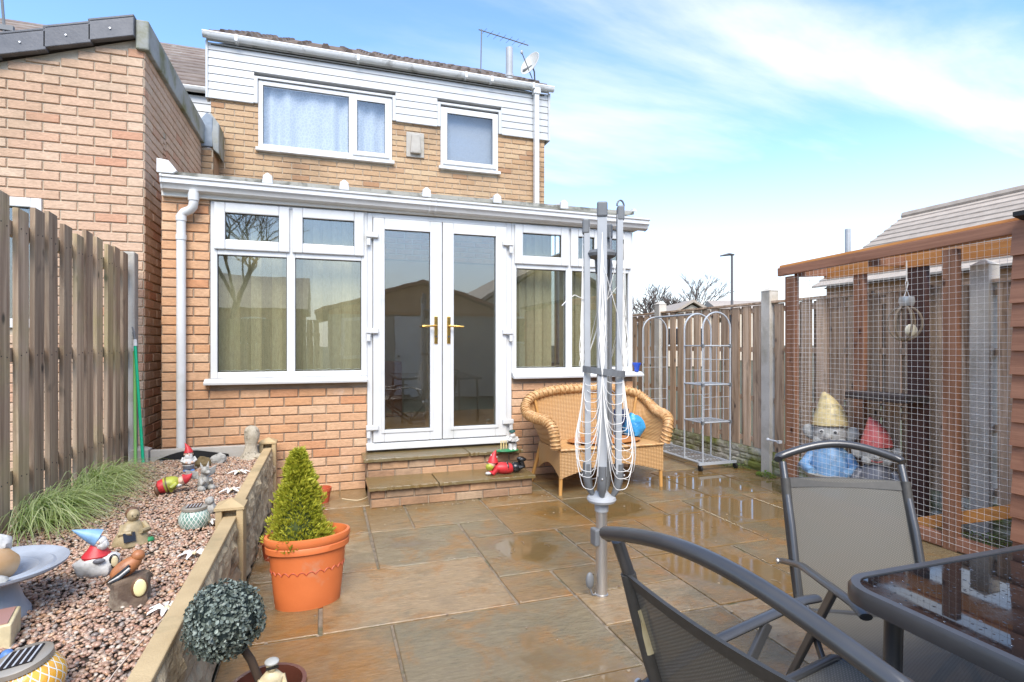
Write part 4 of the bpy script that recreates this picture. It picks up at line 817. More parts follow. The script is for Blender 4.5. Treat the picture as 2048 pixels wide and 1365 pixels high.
# back and arm panels: from the rim down to the seat line
def inner(i): 
    p = rimS[i]; q = Vector((max(-W+0.02,min(W-0.02,p.x*0.93)), min(0.20,p.y*0.9 if p.y > 0 else p.y), 0.37)); return p, q
pan = MB(); pan.sheet(lambda u, v: (lambda pq: lw(*(pq[0].lerp(pq[1], v))))(inner(int(round(u*(nr-1))))), nr-1, 10, (0,0.0,-0.001))
po = pan.build('back_panel', m_wick, ls, smooth=True)
# seat deck and apron
MB().prism([lw(-W,-0.285,0.36),lw(W,-0.285,0.36),lw(W-0.02,0.20,0.36),lw(-W+0.02,0.20,0.36)], (0,0,0.03)).build('seat', m_wick, ls, bev=0.01)
def apron(u): return 0.145 + 0.10*math.sin(math.pi*u)
MB().sheet(lambda u, v: lw(-W+2*W*u, -0.288-0.012*math.sin(math.pi*u), 0.385*(1-v)+apron(u)*v), 30, 6, (0,0.012,0)).build('front_apron', m_wick, ls, smooth=True)
for sx_ in (-1, 1):
    MB().sheet(lambda u, v: lw(sx_*(W+0.002), -0.285+0.485*u, 0.385*(1-v)+(0.15+0.09*math.sin(math.pi*u))*v), 14, 4, (-sx_*0.012,0,0)).build('side_apron', m_wick, ls, smooth=True)
MB().tube([lw(-W+2*W*i/60, -0.296-0.012*math.sin(math.pi*i/60), 0.388) for i in range(61)], [0.009+0.003*(i % 2) for i in range(61)], 6).build('seat_braid', m_wroll, ls, smooth=True)
for (x, y, x2, y2) in ((-W+0.02,-0.27,-W+0.012,-0.265),(W-0.02,-0.27,W-0.01,-0.268),(-W+0.02,0.19,-W-0.05,0.27),(W-0.02,0.19,W-0.06,0.20)):
    MB().tube([lw(x,y,0.37),lw(x2,y2,0.0)], [0.018,0.0155], 10).build('leg', m_cane, ls, smooth=True)
for sx_ in (-1,1): MB().tube([lw(sx_*(W-0.05),0.205,0.38),lw(sx_*(W+0.03),0.215,0.76)], 0.012, 8).build('back_stay', m_cane, ls, smooth=True)
cu = thing('seat_cushion', 'flat rust brown cushion lying on the wicker seat', 'cushion', (2.36,4.5,0.40))
MB().ell((2.40,4.50,0.412), (0.36,0.20,0.022), 24, 10).build('pad', MAT('rust_cloth',(0.42,0.17,0.04),(0.30,0.11,0.03),20,0.9), cu, smooth=True)
bgm = MAT('blue_plastic_bag',(0.03,0.22,0.48),(0.05,0.34,0.62),9,0.25,bump=0.6,bscale=14,bdist=0.03)
bagt = thing('plastic_bag', 'crumpled bright blue plastic bag at the right end of the wicker seat', 'bag', (2.72,4.55,0.40))
MB().ell((2.735,4.56,0.50), (0.085,0.11,0.115), 18, 12, wob=0.35, seed=3).build('bag_body', bgm, bagt, smooth=True)
MB().box(2.60,2.76,4.68,4.70,0.40,0.66).build('navy_lining', MAT('navy_cloth',(0.012,0.02,0.07),rough=0.8), bagt, bev=0.006)

# ---- folded rotary airer
ax_, ay_ = G(1203, 1192)
ra = thing('rotary_airer', 'folded grey rotary clothes airer with looped white lines standing in the patio', 'clothes airer', (ax_, ay_, 0))
def cv(a, d, z): # a to the right of the view, d away
    return (ax_ + CS*a + SN*d, ay_ - SN*a + CS*d, z)
MB().lathe([(0.034,0.0),(0.034,0.012),(0.029,0.014),(0.029,0.46)], (ax_,ay_,0), 18).build('ground_sleeve', m_alu, ra, smooth=True)
MB().lathe([(0.024,0.45),(0.024,1.70)], (ax_,ay_,0), 16).build('pole', m_alu, ra, smooth=True)
MB().lathe([(0.034,0.43),(0.036,0.47),(0.068,0.478),(0.074,0.49),(0.070,0.502),(0.045,0.512),(0.03,0.53)], (ax_,ay_,0), 24).build('lower_collar', m_gplast, ra, smooth=True)
MB().lathe([(0.03,1.63),(0.034,1.70),(0.07,1.715),(0.075,1.73),(0.066,1.745),(0.02,1.755)], (ax_,ay_,0), 24).build('upper_collar', m_gplast_d, ra, smooth=True)
cc = cv(-0.034,-0.01,0.30); MB().box(cc[0]-0.014,cc[0]+0.014,cc[1]-0.03,cc[1]+0.03,0.26,0.345).build('clamp', m_gplast_d, ra, bev=0.008)
kb = cv(-0.062,-0.02,0); kt = MB(); kt.ell((kb[0],kb[1],0.085), (0.022,0.014,0.042), 14, 10); kt.tube([(kb[0],kb[1],0.05),(kb[0]+0.015,kb[1],0.012),(ax_-0.02,ay_,0.01)], 0.005, 6); kt.build('dust_cap', m_gplast_d, ra, smooth=True)
arms = [(-0.078,0.005,1.86),(-0.008,-0.07,1.93),(0.042,0.075,1.85),(0.095,-0.005,1.925)]
cap_m = m_gplast_d; AR = []
for (a, d, zt) in arms:
    b0 = Vector(cv(a*0.92, d*0.92, 0.62)); t0 = Vector(cv(a, d, zt)); AR.append((b0, t0))
    out_ = Vector(cv(a,d,0))-Vector((ax_,ay_,0)); out_.normalize(); side = out_.cross(Vector((0,0,1)))
    up = (t0-b0).normalized()
    s = MB()    # U-channel: web plus two flanges
    s.beam(b0+out_*0.008, t0+out_*0.008, 0.042, 0.005, out_); s.beam(b0+side*0.0215-out_*0.004, t0+side*0.0215-out_*0.004, 0.003, 0.028, out_); s.beam(b0-side*0.0215-out_*0.004, t0-side*0.0215-out_*0.004, 0.003, 0.028, out_)
    ao = s.build('arm', m_gplast, ra)
    MB().beam(t0-up*0.03, t0+up*0.045, 0.052, 0.036, out_).build('arm_cap', cap_m, ao, bev=0.008)
    k = MB(); k.tube([b0+up*0.05, b0-up*0.02, b0-up*0.07-out_*0.008, b0-up*0.115-out_*0.03], [0.027,0.028,0.024,0.014], 10, flat=0.8); ko = k.build('arm_foot', m_gplast_d, ao, smooth=True)
    MB().ell(b0+out_*0.026-up*0.01, 0.006, 8, 6).build('rivet', m_alu, ko)
MB().tube([AR[3][1]+Vector((0.02*math.cos(q),0,0.045+0.03*math.sin(q))) for q in [R(180*i/8) for i in range(9)]], 0.005, 6).build('hook', m_gplast_d, ra)
st = MB(); ring = [cv(0.105*math.cos(R(a))+0.012, 0.088*math.sin(R(a)), 1.135-0.035*math.cos(R(a))*0.4) for a in range(0,361,15)]
for p, q in zip(ring, ring[1:]): st.beam(p, q, 0.004, 0.032)
st.build('strap', m_gplast_d, ra)
lines = MB(); rl = random.Random(21)
for i in range(4):
    a0, a1 = AR[(0,1,3,2)[i]], AR[(1,3,2,0)[i]]
    p0 = Vector(arms[(0,1,3,2)[i]][:2]); p1 = Vector(arms[(1,3,2,0)[i]][:2])
    for k in range(12):
        zlow = 0.565 + 0.046*k + rl.uniform(-0.012,0.012); ext = 0.62 - 0.02*k + rl.uniform(-0.1,0.35)
        mid = (p0+p1)/2; 
        if mid.length < 0.05: mid = mid.normalized()*0.05
        sw = rl.uniform(-0.012,0.012); pts = []
        zt0, zt1 = 1.12+rl.uniform(0,0.03), 1.12+rl.uniform(0,0.03)
        for j in range(19):
            t = j/18; q = p0.lerp(p1, t); bul = math.sin(math.pi*t); shp = (2*t-1)**4
            zz = zlow + (1-abs(2*t-1)**2.0)*0.0 + (max(zt0,zt1)-zlow)*shp
            e = q*(1.08 + 0.55*bul*ext*(1-shp)) + Vector((sw*bul,0)); belly = 1 + 0.55*math.exp(-((zz-0.75)/0.22)**2)
            pts.append(cv(e.x*belly, e.y*belly, zz))
        lines.tube(pts, 0.0016, 4, caps=False)
    for (A_, pr) in ((a0,p0),(a1,p1)):
        for k in range(12):
            zt = 1.22 + rl.uniform(0,0.62); q = pr*1.22; w2 = rl.uniform(-0.02,0.02)
            lines.tube([cv(q.x*1.02,q.y*1.02,1.12), cv(q.x+w2,q.y,1.12+(zt-1.12)*0.5), cv(q.x*0.98,q.y*0.98,zt), cv(pr.x*0.9,pr.y*0.9,zt+0.03)], 0.0016, 4, caps=False)
for k in range(7):     # slack strands crossing the head
    i, j = rl.sample(range(4), 2); p0, p1 = Vector(arms[i][:2])*1.15, Vector(arms[j][:2])*1.15
    lines.tube([cv(p0.x,p0.y,rl.uniform(1.6,1.85)), cv((p0.x+p1.x)/2*1.3,(p0.y+p1.y)/2*1.3-0.03,rl.uniform(1.35,1.55)), cv(p1.x,p1.y,1.14)], 0.0016, 4, caps=False)
e0 = Vector(cv(-0.09,0,1.50)); lines.tube([e0, e0+Vector((-0.05,0,0.02)), e0+Vector((-0.085,0.0,0.0)), e0+Vector((-0.12,0,-0.035))], 0.0022, 4)
lines.build('washing_line', m_line, ra, smooth=True)

# ---- wheeled clothes rack with shelves
rk = thing('clothes_rack', 'grey tubular clothes rack with arched ends, mesh shelves and castors beside the fence', 'clothes rack', (3.78, 5.2, 0))
def arch(name, y, x0=3.595, x1=3.93, zt=1.60):
    r = (x1-x0)/2; pts = [(x0,y,0.075)] + [(x0,y,zt-r-0.02)] + [((x0+x1)/2-r*math.cos(R(a)), y, zt-r+r*math.sin(R(a))) for a in range(0,181,15)] + [(x1,y,zt-r-0.02),(x1,y,0.075)]
    o_ = MB().tube(pts, 0.0088, 8).build(name, m_chrome, rk, smooth=True)
    g_ = MB()
    for z in (0.62,0.74,1.0,1.12) : g_.tube([(x0,y,z),(x1,y,z)], 0.003, 5)
    for k in range(1,4): g_.tube([(x0+(x1-x0)*k/4,y,0.5),(x0+(x1-x0)*k/4,y,1.26)], 0.003, 5)
    g_.build('grid', m_chrome, o_)
YA, YB, YC = 4.67, 4.97, 5.78
for y in (YA, YB, YC): arch('arch_frame', y)
for z in (0.485, 0.865, 1.26):
    s = MB(); s.tube([(3.595,YA,z),(3.93,YA,z)], 0.008, 6); s.tube([(3.595,YB,z),(3.93,YB,z)], 0.008, 6); s.tube([(3.595,YA,z),(3.595,YB,z)], 0.008, 6); s.tube([(3.93,YA,z),(3.93,YB,z)], 0.008, 6)
    if z < 1.2:
        for k in range(1,9): s.tube([(3.595+0.335*k/9,YA,z+0.004),(3.595+0.335*k/9,YB,z+0.004)], 0.0028, 5)
        for k in range(1,4): s.tube([(3.595,YA+0.3*k/4,z+0.001),(3.93,YA+0.3*k/4,z+0.001)], 0.0028, 5)
    so = s.build('shelf', m_chrome, rk, smooth=True)
    for x in (3.595,3.93): MB().box(x-0.013,x+0.013,YA-0.013,YA+0.013,z-0.016,z+0.016).build('joint', m_gplast_d, so)
s = MB(); s.box(3.545,4.0,YA-0.014,YA+0.014,0.06,0.085); s.box(3.545,4.0,YC-0.014,YC+0.014,0.06,0.085); s.tube([(3.595,YA,0.075),(3.595,YC,0.075)], 0.011, 8); s.tube([(3.93,YA,0.075),(3.93,YC,0.075)], 0.011, 8)
for k in range(1,8): s.tube([(3.595+0.335*k/8,YA,0.075),(3.595+0.335*k/8,YC,0.075)], 0.004, 5)
for k in range(1,6): s.tube([(3.595,YA+(YC-YA)*k/6,0.071),(3.93,YA+(YC-YA)*k/6,0.071)], 0.004, 5)
s.build('base_shelf', m_chrome, rk, smooth=True)
MB().tube([((3.595+3.93)/2,YB,1.598),((3.595+3.93)/2,YC,1.598)], 0.0105, 8).build('hanging_rail', m_chrome, rk, smooth=True)
for x in (3.56,3.985):
    for y in (YA,YC):
        c_ = MB(); c_.lathe([(0.028,-0.011),(0.028,0.011)], (x,y-0.01,0.029), 14, M=Matrix.Rotation(R(90),4,'Y')); c_.box(x-0.016,x+0.016,y-0.012,y+0.012,0.045,0.062); c_.build('castor', m_black, rk, smooth=True)

# ---- sling chairs and glass table
def SLING():
    m, nt, b, out = base('sling_mesh')
    src = mnode(nt, 'ShaderNodeTexCoord').outputs['Object']
    def wave(d, s):
        w = mnode(nt, 'ShaderNodeTexWave', wave_type='BANDS', bands_direction=d); w.inputs['Scale'].default_value = s; nt.links.new(src, w.inputs['Vector']); return w.outputs['Fac']
    h = mm(nt, 'MULTIPLY', wave('X', 62), wave('DIAGONAL', 62)); c = mixc(nt, ramp(nt, h, [(0.15,(0,0,0)),(0.7,(1,1,1))]), (0.115,0.106,0.088), (0.20,0.184,0.152))
    nt.links.new(c, b.inputs['Base Color']); b.inputs['Roughness'].default_value = 0.55; bumpit(nt, b, h, 0.35, 0.002)
    t = mnode(nt, 'ShaderNodeBsdfTransparent'); mx = mnode(nt, 'ShaderNodeMixShader'); mx.inputs[0].default_value = 0.27
    nt.links.new(b.outputs[0], mx.inputs[1]); nt.links.new(t.outputs[0], mx.inputs[2]); nt.links.new(mx.outputs[0], out.inputs[0]); return m
m_sling = SLING(); m_hem = MAT('sling_hem',(0.045,0.042,0.036),(0.06,0.055,0.048),60,0.6)
m_cream = MAT('faded_label',(0.55,0.48,0.30),(0.42,0.33,0.16),14,0.7)
def chair(label, loc, rz, tagged=False, w=0.235, tz=0.85):
    t = thing('garden_chair', label, 'chair', loc, rz, 'charcoal sling chairs round the glass table')
    rim_ = m_char; B = lambda o_: o_
    def k(mb, name, mat, sm=True, par=None, **kw): return mb.build(name, mat, par or t, smooth=sm, world=False, **kw)
    low = Vector((0,0.19,0.35)); top = Vector((0,0.375,tz))
    # backrest hoop
    pts = [(-w,low.y,low.z),(-w,0.275,0.62),(-w,top.y-0.01,top.z-0.02)] ; k(MB().tube(pts, 0.0135, 10, flat=1.0), 'back_post', rim_); k(MB().tube([(-p[0],p[1],p[2]) for p in pts], 0.0135, 10), 'back_post', rim_)
    hp = [(-w-0.012,top.y,top.z-0.012)]+[(w*1.04*(-1+2*i/16), top.y+0.012+0.012*math.sin(math.pi*i/16), top.z-0.005+0.052*math.sin(math.pi*i/16)) for i in range(17)]+[(w+0.012,top.y,top.z-0.012)]
    k(MB().tube(hp, 0.0145, 12), 'top_rail', rim_)
    bk = MB(); bk.sheet(lambda u, v: (-w+2*w*u, low.y+(0.336-low.y)*v+0.035*math.sin(math.pi*u)*(0.7), low.z+(0.775-low.z)*v), 12, 14, (0,0.004,0.002)); bo = k(bk, 'back_sling', m_sling)
    for s_ in (-1,1): k(MB().tube([(s_*w,low.y+(0.339-low.y)*v+0.01*math.sin(3.14*v),low.z+(0.785-low.z)*v) for v in (0.02,0.25,0.5,0.75,0.98)],0.0165,10), 'hem', m_hem, par=bo)
    k(MB().sheet(lambda u, v: (-w+2*w*u, 0.322+0.014*v+0.027*math.sin(math.pi*u), 0.747+0.03*v), 12, 2, (0,0.010,0)), 'hem', m_hem, par=bo)
    k(MB().sheet(lambda u, v: (-w+2*w*u, -0.36+0.47*v, 0.425-0.03*v-0.028*math.sin(math.pi*u)*math.sin(math.pi*v*0.8+0.3)), 12, 12, (0,0,-0.005)), 'seat_sling', m_sling)
    for s_ in (-1,1):
        k(MB().tube([(s_*w,0.12,0.39),(s_*w,-0.34,0.425),(s_*w,-0.375,0.415)], 0.0125, 10), 'seat_rail', rim_)
        k(MB().tube([(s_*(w+0.03),0.285,0.49),(s_*(w+0.03),0.10,0.545),(s_*(w+0.03),-0.26,0.585),(s_*(w+0.03),-0.32,0.58)], 0.0165, 10, flat=0.6), 'armrest', rim_)
        k(MB().lathe([(0.010,0),(0.010,0.006)], (s_*(w+0.047)-(0.0 if s_ > 0 else 0.0),0.27,0.494), 10, M=Matrix.Rotation(R(90*s_),4,'Y')), 'bolt', m_alu)
        k(MB().beam((s_*(w+0.022),-0.12,0.56),(s_*(w+0.022),0.30,0.012),0.014,0.030,(0,1,0)), 'leg', rim_, False, bev=0.004)
        k(MB().beam((s_*(w+0.006),0.13,0.40),(s_*(w+0.006),-0.36,0.012),0.014,0.030,(0,1,0)), 'leg', rim_, False, bev=0.004)
        for (x, y) in ((s_*(w+0.022),0.306),(s_*(w+0.006),-0.366)): k(MB().box(x-0.014,x+0.014,y-0.02,y+0.02,0.0,0.02), 'foot', m_black, False)
    k(MB().tube([(-w-0.006,-0.33,0.045),(w+0.006,-0.33,0.045)], 0.010, 8), 'stretcher', rim_); k(MB().tube([(-w-0.02,0.27,0.06),(w+0.02,0.27,0.06)], 0.010, 8), 'stretcher', rim_)
    k(MB().tube([(-w,low.y+0.01,low.z),(w,low.y+0.01,low.z)], 0.012, 8), 'lower_rail', rim_); k(MB().tube([(-w,-0.372,0.415),(w,-0.372,0.415)], 0.0125, 8), 'front_rail', rim_)
    if tagged: k(MB().tube([(w,low.y+(0.339-low.y)*v+0.01*math.sin(3.14*v),low.z+(0.80-low.z)*v) for v in (0.55,0.65,0.78)],0.0178,12), 'care_label', m_cream, label='faded cream label stitched to the hem')
    return t
chair('charcoal sling garden chair with a faded cream label on its back edge', (0.99, 0.815, 0), R(97), True, 0.285, 0.872)
chair('charcoal sling garden chair in front of the wire mesh run, plain back without label', (1.65, 1.23, 0), R(-26), False, 0.205)
tb_ = thing('garden_table', 'rectangular black glass garden table with charcoal metal rim, wet with raindrops', 'table', (1.9, 0.3, 0))
tx0, tx1, ty0, ty1, tz = 1.125, 2.55, -0.55, 1.0, 0.72
def rrect(x0, x1, y0, y1, r, n=8):
    out = []
    for (cx_, cy_, a) in ((x1-r,y1-r,0),(x0+r,y1-r,90),(x0+r,y0+r,180),(x1-r,y0+r,270)):
        out += [(cx_+r*math.cos(R(a+90*i/n)), cy_+r*math.sin(R(a+90*i/n))) for i in range(n+1)]
    return out
def DROPS():
    m, nt, b, out = base('wet_black_glass'); b.inputs['Base Color'].default_value = (0.008,0.008,0.009,1); b.inputs['Roughness'].default_value = 0.03; b.inputs['Specular IOR Level'].default_value = 0.6
    v = mnode(nt, 'ShaderNodeTexVoronoi'); v.inputs['Scale'].default_value = 70; nt.links.new(mnode(nt, 'ShaderNodeNewGeometry').outputs['Position'], v.inputs['Vector'])
    msk = ramp(nt, vnoise(nt, 7, 5, 0.6), [(0.42,(0,0,0)),(0.6,(1,1,1))]); d = ramp(nt, v.outputs['Distance'], [(0.10,(1,1,1)),(0.24,(0,0,0))])
    h = mm(nt, 'MULTIPLY', d, msk); bumpit(nt, b, h, 0.7, 0.004)
    c = mixc(nt, ramp(nt, vnoise(nt, 5, 6, 0.65), [(0.6,(0,0,0)),(0.8,(0.25,0.25,0.25))]), (0.008,0.008,0.009), (0.16,0.15,0.13)); nt.links.new(c, b.inputs['Base Color'])
    nt.links.new(mm(nt, 'ADD', mm(nt, 'MULTIPLY', ramp(nt, vnoise(nt, 6, 6, 0.65), [(0.5,(0,0,0)),(0.75,(1,1,1))]), 0.16), 0.02), b.inputs['Roughness']); return m
rr_ = rrect(tx0+0.022, tx1-0.022, ty0+0.022, ty1-0.022, 0.07)
MB().prism([(x,y,tz-0.006) for x, y in rr_], (0,0,0.006)).build('glass_top', DROPS(), tb_)
ro = rrect(tx0, tx1, ty0, ty1, 0.09); ri = rrect(tx0+0.024, tx1-0.024, ty0+0.024, ty1-0.024, 0.068); n = len(ro); rm = MB()
lev = [(ro,-0.034),(ro,-0.008),(rrect(tx0+0.006,tx1-0.006,ty0+0.006,ty1-0.006,0.085),0.003),(ri,0.003),(ri,-0.034)]
vs_ = [(x,y,tz+z) for pl, z in lev for x, y in pl]; rm.add(vs_, [(l*n+i, l*n+(i+1) % n, ((l+1) % 5)*n+(i+1) % n, ((l+1) % 5)*n+i) for l in range(5) for i in range(n)]); rm.build('rim', m_char, tb_, smooth=True)
for (x, y, dx, dy) in ((tx0+0.09,ty1-0.09,-0.01,0.01),(tx1-0.09,ty1-0.09,0.01,0.01),(tx0+0.09,ty0+0.09,-0.01,-0.01),(tx1-0.09,ty0+0.09,0.01,-0.01)):
    lo = MB().tube([(x,y,tz-0.036),(x+dx,y+dy,0.02)], 0.019, 12).build('leg', m_char, tb_, smooth=True); MB().lathe([(0.022,0),(0.022,0.03)], (x+dx,y+dy,0), 12).build('foot', m_black, lo)
dr = MB(); rd = random.Random(8)       # loose raindrops on rim and glass
for _ in range(260):
    x, y = rd.uniform(tx0+0.03,tx0+0.95), rd.uniform(-0.1,ty1-0.03); r = rd.uniform(0.0015,0.004); dr.ell((x,y,tz+0.0006), (r,r,r*0.45), 7, 4)
dr.build('raindrops', GLASS('water_drop',(0.97,0.97,0.97),0,1.0), tb_, smooth=True, kind='stuff')

# ================================================================ wire mesh run (aviary) and shed
CXF, YF, YN = 3.68, 3.63, 2.39
av = thing('wire_mesh_run', 'brown stained timber run clad in welded wire mesh in front of the fence', 'pet run', (3.88, 3.0, 0))
def post(x, y, zt, sx_=0.07, sy_=0.07, name='post', m=None): return MB().box(x-sx_/2,x+sx_/2,y-sy_/2,y+sy_/2,0,zt).build(name, m or m_stain, av, bev=0.004)
post(CXF, YF, 1.84, 0.05, 0.10); post(CXF, YN, 1.86, 0.05, 0.085); post(4.06, 3.32, 1.90, 0.05, 0.09); post(4.06, 2.86, 1.90, 0.05, 0.13, m=MAT('dark_stained_board',(0.075,0.032,0.024),(0.05,0.02,0.016),9,0.7,stretch=(1,1,0.1)))
0
sr = (1.945-1.90)/(1.6)
MB().beam((CXF-0.02,YF+0.12,1.885),(CXF-0.02,1.2,1.945),0.035,0.07).build('eaves_beam', m_stain_x, av, bev=0.004)
MB().beam((CXF+0.03,YF+0.10,1.915),(CXF+0.03,1.3,1.972),0.13,0.018,(0.25,0,1)).build('roof_board', m_ply, av)
MB().beam((4.10,YF+0.10,1.945),(4.10,1.3,1.985),0.10,0.018).build('roof_board', m_ply, av)
MB().box(4.027,4.055,YN-0.3,YF,1.83,1.93).build('back_rail', m_ply, av)
for y in (YF-0.02, 2.95): MB().beam((CXF+0.02,y,1.86),(4.06,y,1.885),0.03,0.06).build('roof_joist', m_stain, av)
MB().beam((CXF,YF-0.06,0.05),(CXF,1.3,0.05),0.043,0.08).build('bottom_rail', m_stain_x, av)
wm = MB(); sp = 0.0385; x = CXF-0.034
y = YF-0.055
while y > 1.55: wm.tube([(x,y,0.02),(x,y,1.88)], 0.0008, 3, caps=False); y -= sp
z = 0.05
while z < 1.88: wm.tube([(x-0.0012,YF+0.02,z),(x-0.0012,1.55,z)], 0.0008, 3, caps=False); z += sp
yy = YF+0.035; xx = CXF+0.03
while xx < 4.06: wm.tube([(xx,yy,0.02),(xx,yy,1.90)], 0.0008, 3, caps=False); xx += sp
z = 0.05
while z < 1.90: wm.tube([(CXF,yy+0.001,z),(4.06,yy+0.001,z)], 0.0008, 3, caps=False); z += sp
wm.build('wire_mesh', m_wire, av, kind='stuff')
for z in (0.45, 1.30): 
    lt = MB(); lt.box(CXF-0.062,CXF-0.03,YF+0.075,YF+0.10,z-0.012,z+0.012); lt.tube([(CXF-0.05,YF+0.09,z),(CXF-0.05,YF+0.20,z)], 0.008, 8); lt.ell((CXF-0.05,YF+0.21,z), 0.016, 8, 6); lt.build('bolt_latch', m_chrome, av, smooth=True) if z < 1 else None
MB().box(3.80,4.06,2.78,3.24,0.86,0.91).build('perch_shelf', MAT('dark_shelf',(0.05,0.035,0.03),rough=0.7), av, bev=0.006)
rmp = MB(); rmp.beam((3.75,2.74,0.035),(3.75,1.75,0.47),0.05,0.075,(0,0,1)); rmp.build('ramp', m_ramp, av, bev=0.003)
# hanging lantern inside the run
hl = thing('hanging_lantern', 'small hanging solar lantern with bent wire frame inside the mesh run', 'lantern', (3.86, 2.80, 1.42))
hx, hy = 3.86, 2.80
MB().tube([(hx,hy,1.86),(hx,hy,1.74),(hx-0.012,hy,1.70),(hx,hy,1.66),(hx+0.012,hy,1.70),(hx,hy,1.74)], 0.003, 5).build('hook', m_wire, hl)
MB().lathe([(0.0,1.605),(0.045,1.605),(0.05,1.57),(0.04,1.54),(0.0,1.54)], (hx,hy,0), 16).build('solar_cap', MAT('silver_cap',(0.5,0.49,0.46),rough=0.35,metal=0.5), hl, smooth=True)
MB().tube([(hx-0.03,hy,1.60),(hx,hy,1.66),(hx+0.03,hy,1.60)], 0.0025, 5).build('bail', m_wire, hl)
fr = MB()
for a in (0,60,120): fr.tube([(hx+0.03*math.cos(R(a)),hy+0.03*math.sin(R(a)),1.55)]+[(hx-0.02+0.10*math.cos(R(a))*math.sin(R(q)),hy+0.10*math.sin(R(a))*math.sin(R(q)),1.42+0.12*math.cos(R(q))) for q in range(20,341,20)], 0.0075, 6)
fr.build('wire_frame', MAT('bronze_wire',(0.22,0.16,0.10),rough=0.45), hl, smooth=True)
MB().ell((hx+0.0,hy-0.03,1.37), (0.06,0.014,0.045), 16, 8).build('lens', MAT('cream_lens',(0.72,0.66,0.50),rough=0.4), hl, smooth=True)
# shed: feather edge boards
sh = thing('garden_shed', 'brown timber shed with overlapping boards adjoining the wire mesh run', 'shed', (4.0, 1.3, 0))
for k in range(14):
    z = 0.05+k*0.132; dx = 0.012*(k % 3-1)*0.3
    MB().prism([(CXF-0.062,2.045+dx,z),(CXF-0.042,2.045+dx,z+0.15),(CXF-0.03,2.045+dx,z+0.15),(CXF-0.03,2.045+dx,z)], (0,-1.9,0)).build('board', m_stain_x, sh)
MB().box(CXF-0.03,4.10,0.15,2.03,0.03,1.80).build('carcass', m_stain, sh)
MB().prism([(CXF-0.12,2.0,1.97),(4.16,2.0,1.86),(4.16,2.0,1.885),(CXF-0.12,2.0,1.995)], (0,-1.95,0)).build('roof', m_black, sh)
# ================================================================ plants
def LEAF(name, c1, c2, rough=0.5, trans=0.25, spec=0.5):
    m, nt, b, out = base(name)
    c = ramp(nt, rnd(nt), [(0,c1),(1,c2)]); nt.links.new(c, b.inputs['Base Color']); b.inputs['Roughness'].default_value = rough; b.inputs['Specular IOR Level'].default_value = spec
    t = mnode(nt, 'ShaderNodeBsdfTranslucent'); nt.links.new(c, t.inputs[0]); mx = mnode(nt, 'ShaderNodeMixShader'); mx.inputs[0].default_value = trans
    nt.links.new(b.outputs[0], mx.inputs[1]); nt.links.new(t.outputs[0], mx.inputs[2]); nt.links.new(mx.outputs[0], out.inputs[0]); return m
def leafq(mb, p, d, n, L, Wd, fold=0.15):          # pointed leaf: two bent halves
    d = d.normalized(); s = d.cross(n)
    if s.length < 1e-4: s = d.cross(Vector((1,0,0)))
    s.normalize(); n = s.cross(d)
    a, m1, e = p, p + d*L*0.5, p + d*L - n*L*fold
    mb.add([a, m1 - s*Wd/2 + n*Wd*0.12, e, m1 + s*Wd/2 + n*Wd*0.12, m1], [(0,4,1),(1,4,2),(0,3,4),(4,3,2)])
# ---- oval terracotta planter with conifer
pX, pY = G(612, 1205); pX += 0.01
ov = thing('oval_planter', 'large oval orange terracotta coloured planter with scalloped band on the patio', 'planter', (pX, pY, 0))
Mo = Matrix.Rotation(R(8),4,'Z')
prof = [(0.150,0.0),(0.152,0.004),(0.162,0.10),(0.172,0.20),(0.179,0.272),(0.184,0.274),(0.196,0.276),(0.197,0.302),(0.192,0.306),(0.198,0.312),(0.203,0.33),(0.199,0.345),(0.186,0.348),(0.180,0.33),(0.175,0.27),(0.0,0.265)]
MB().lathe(prof, (pX,pY,0), 48, sx=1.0, sy=0.66, M=Mo).build('pot', m_terra, ov, smooth=True)
sc = MB(); nS = 26
for k in range(nS):
    a0 = 2*math.pi*k/nS; pts = []
    for i in range(9):
        a = a0 + (2*math.pi/nS)*i/8; zz = 0.175 + 0.016*math.sin(math.pi*i/8); r = 0.1695+(zz-0.175)*0.1+0.0012; q = Mo @ Vector((r*math.cos(a), r*math.sin(a)*0.66, 0)); pts.append((pX+q.x,pY+q.y,zz))
    sc.tube(pts, 0.0024, 4)
sc.build('scallop_band', m_terra2, ov, smooth=True)
MB().lathe([(0.172,0.268),(0.0,0.275)], (pX,pY,0.003), 32, sy=0.66, M=Mo).build('soil', m_soil, ov)
kx, ky = pX-0.045, pY+0.005
con = thing('dwarf_conifer', 'lime green cone shaped dwarf conifer growing in the oval planter', 'conifer', (kx, ky, 0.27))
MB().tube([(kx,ky,0.265),(kx,ky,0.60)], [0.012,0.004], 6).build('trunk', m_bark, con)
def conifer(seed, n, scale):
    cr = MB(); rc = random.Random(seed)
    for i in range(n):
        h = rc.random()**1.25; lump = 1 + 0.3*mnoise.noise((h*7, i % 13, 3.3))
        a = rc.uniform(0, 6.283); lump *= 1+0.34*mnoise.noise((math.cos(a)*2.2, math.sin(a)*2.2, h*5))
        R0 = (0.128*(1-h)**0.6+0.008)*lump; q = rc.random()**0.4; r = R0*q
        p = Vector((kx+r*math.cos(a), ky+r*math.sin(a)*0.85, 0.285+0.455*h+rc.uniform(-0.008,0.008)))
        d = Vector((math.cos(a)*0.75, math.sin(a)*0.75, 0.75+rc.uniform(-0.4,0.5)))
        s0 = rc.uniform(0.016,0.030)*scale*(1.7 if rc.random() < 0.03 else 1)
        for k in range(3):
            dd = d + Vector((rc.uniform(-.6,.6),rc.uniform(-.6,.6),rc.uniform(-.3,.6))); leafq(cr, p, dd, Vector((rc.uniform(-1,1),rc.uniform(-1,1),rc.uniform(-.2,1))), s0, s0*0.28, 0.1)
    return cr
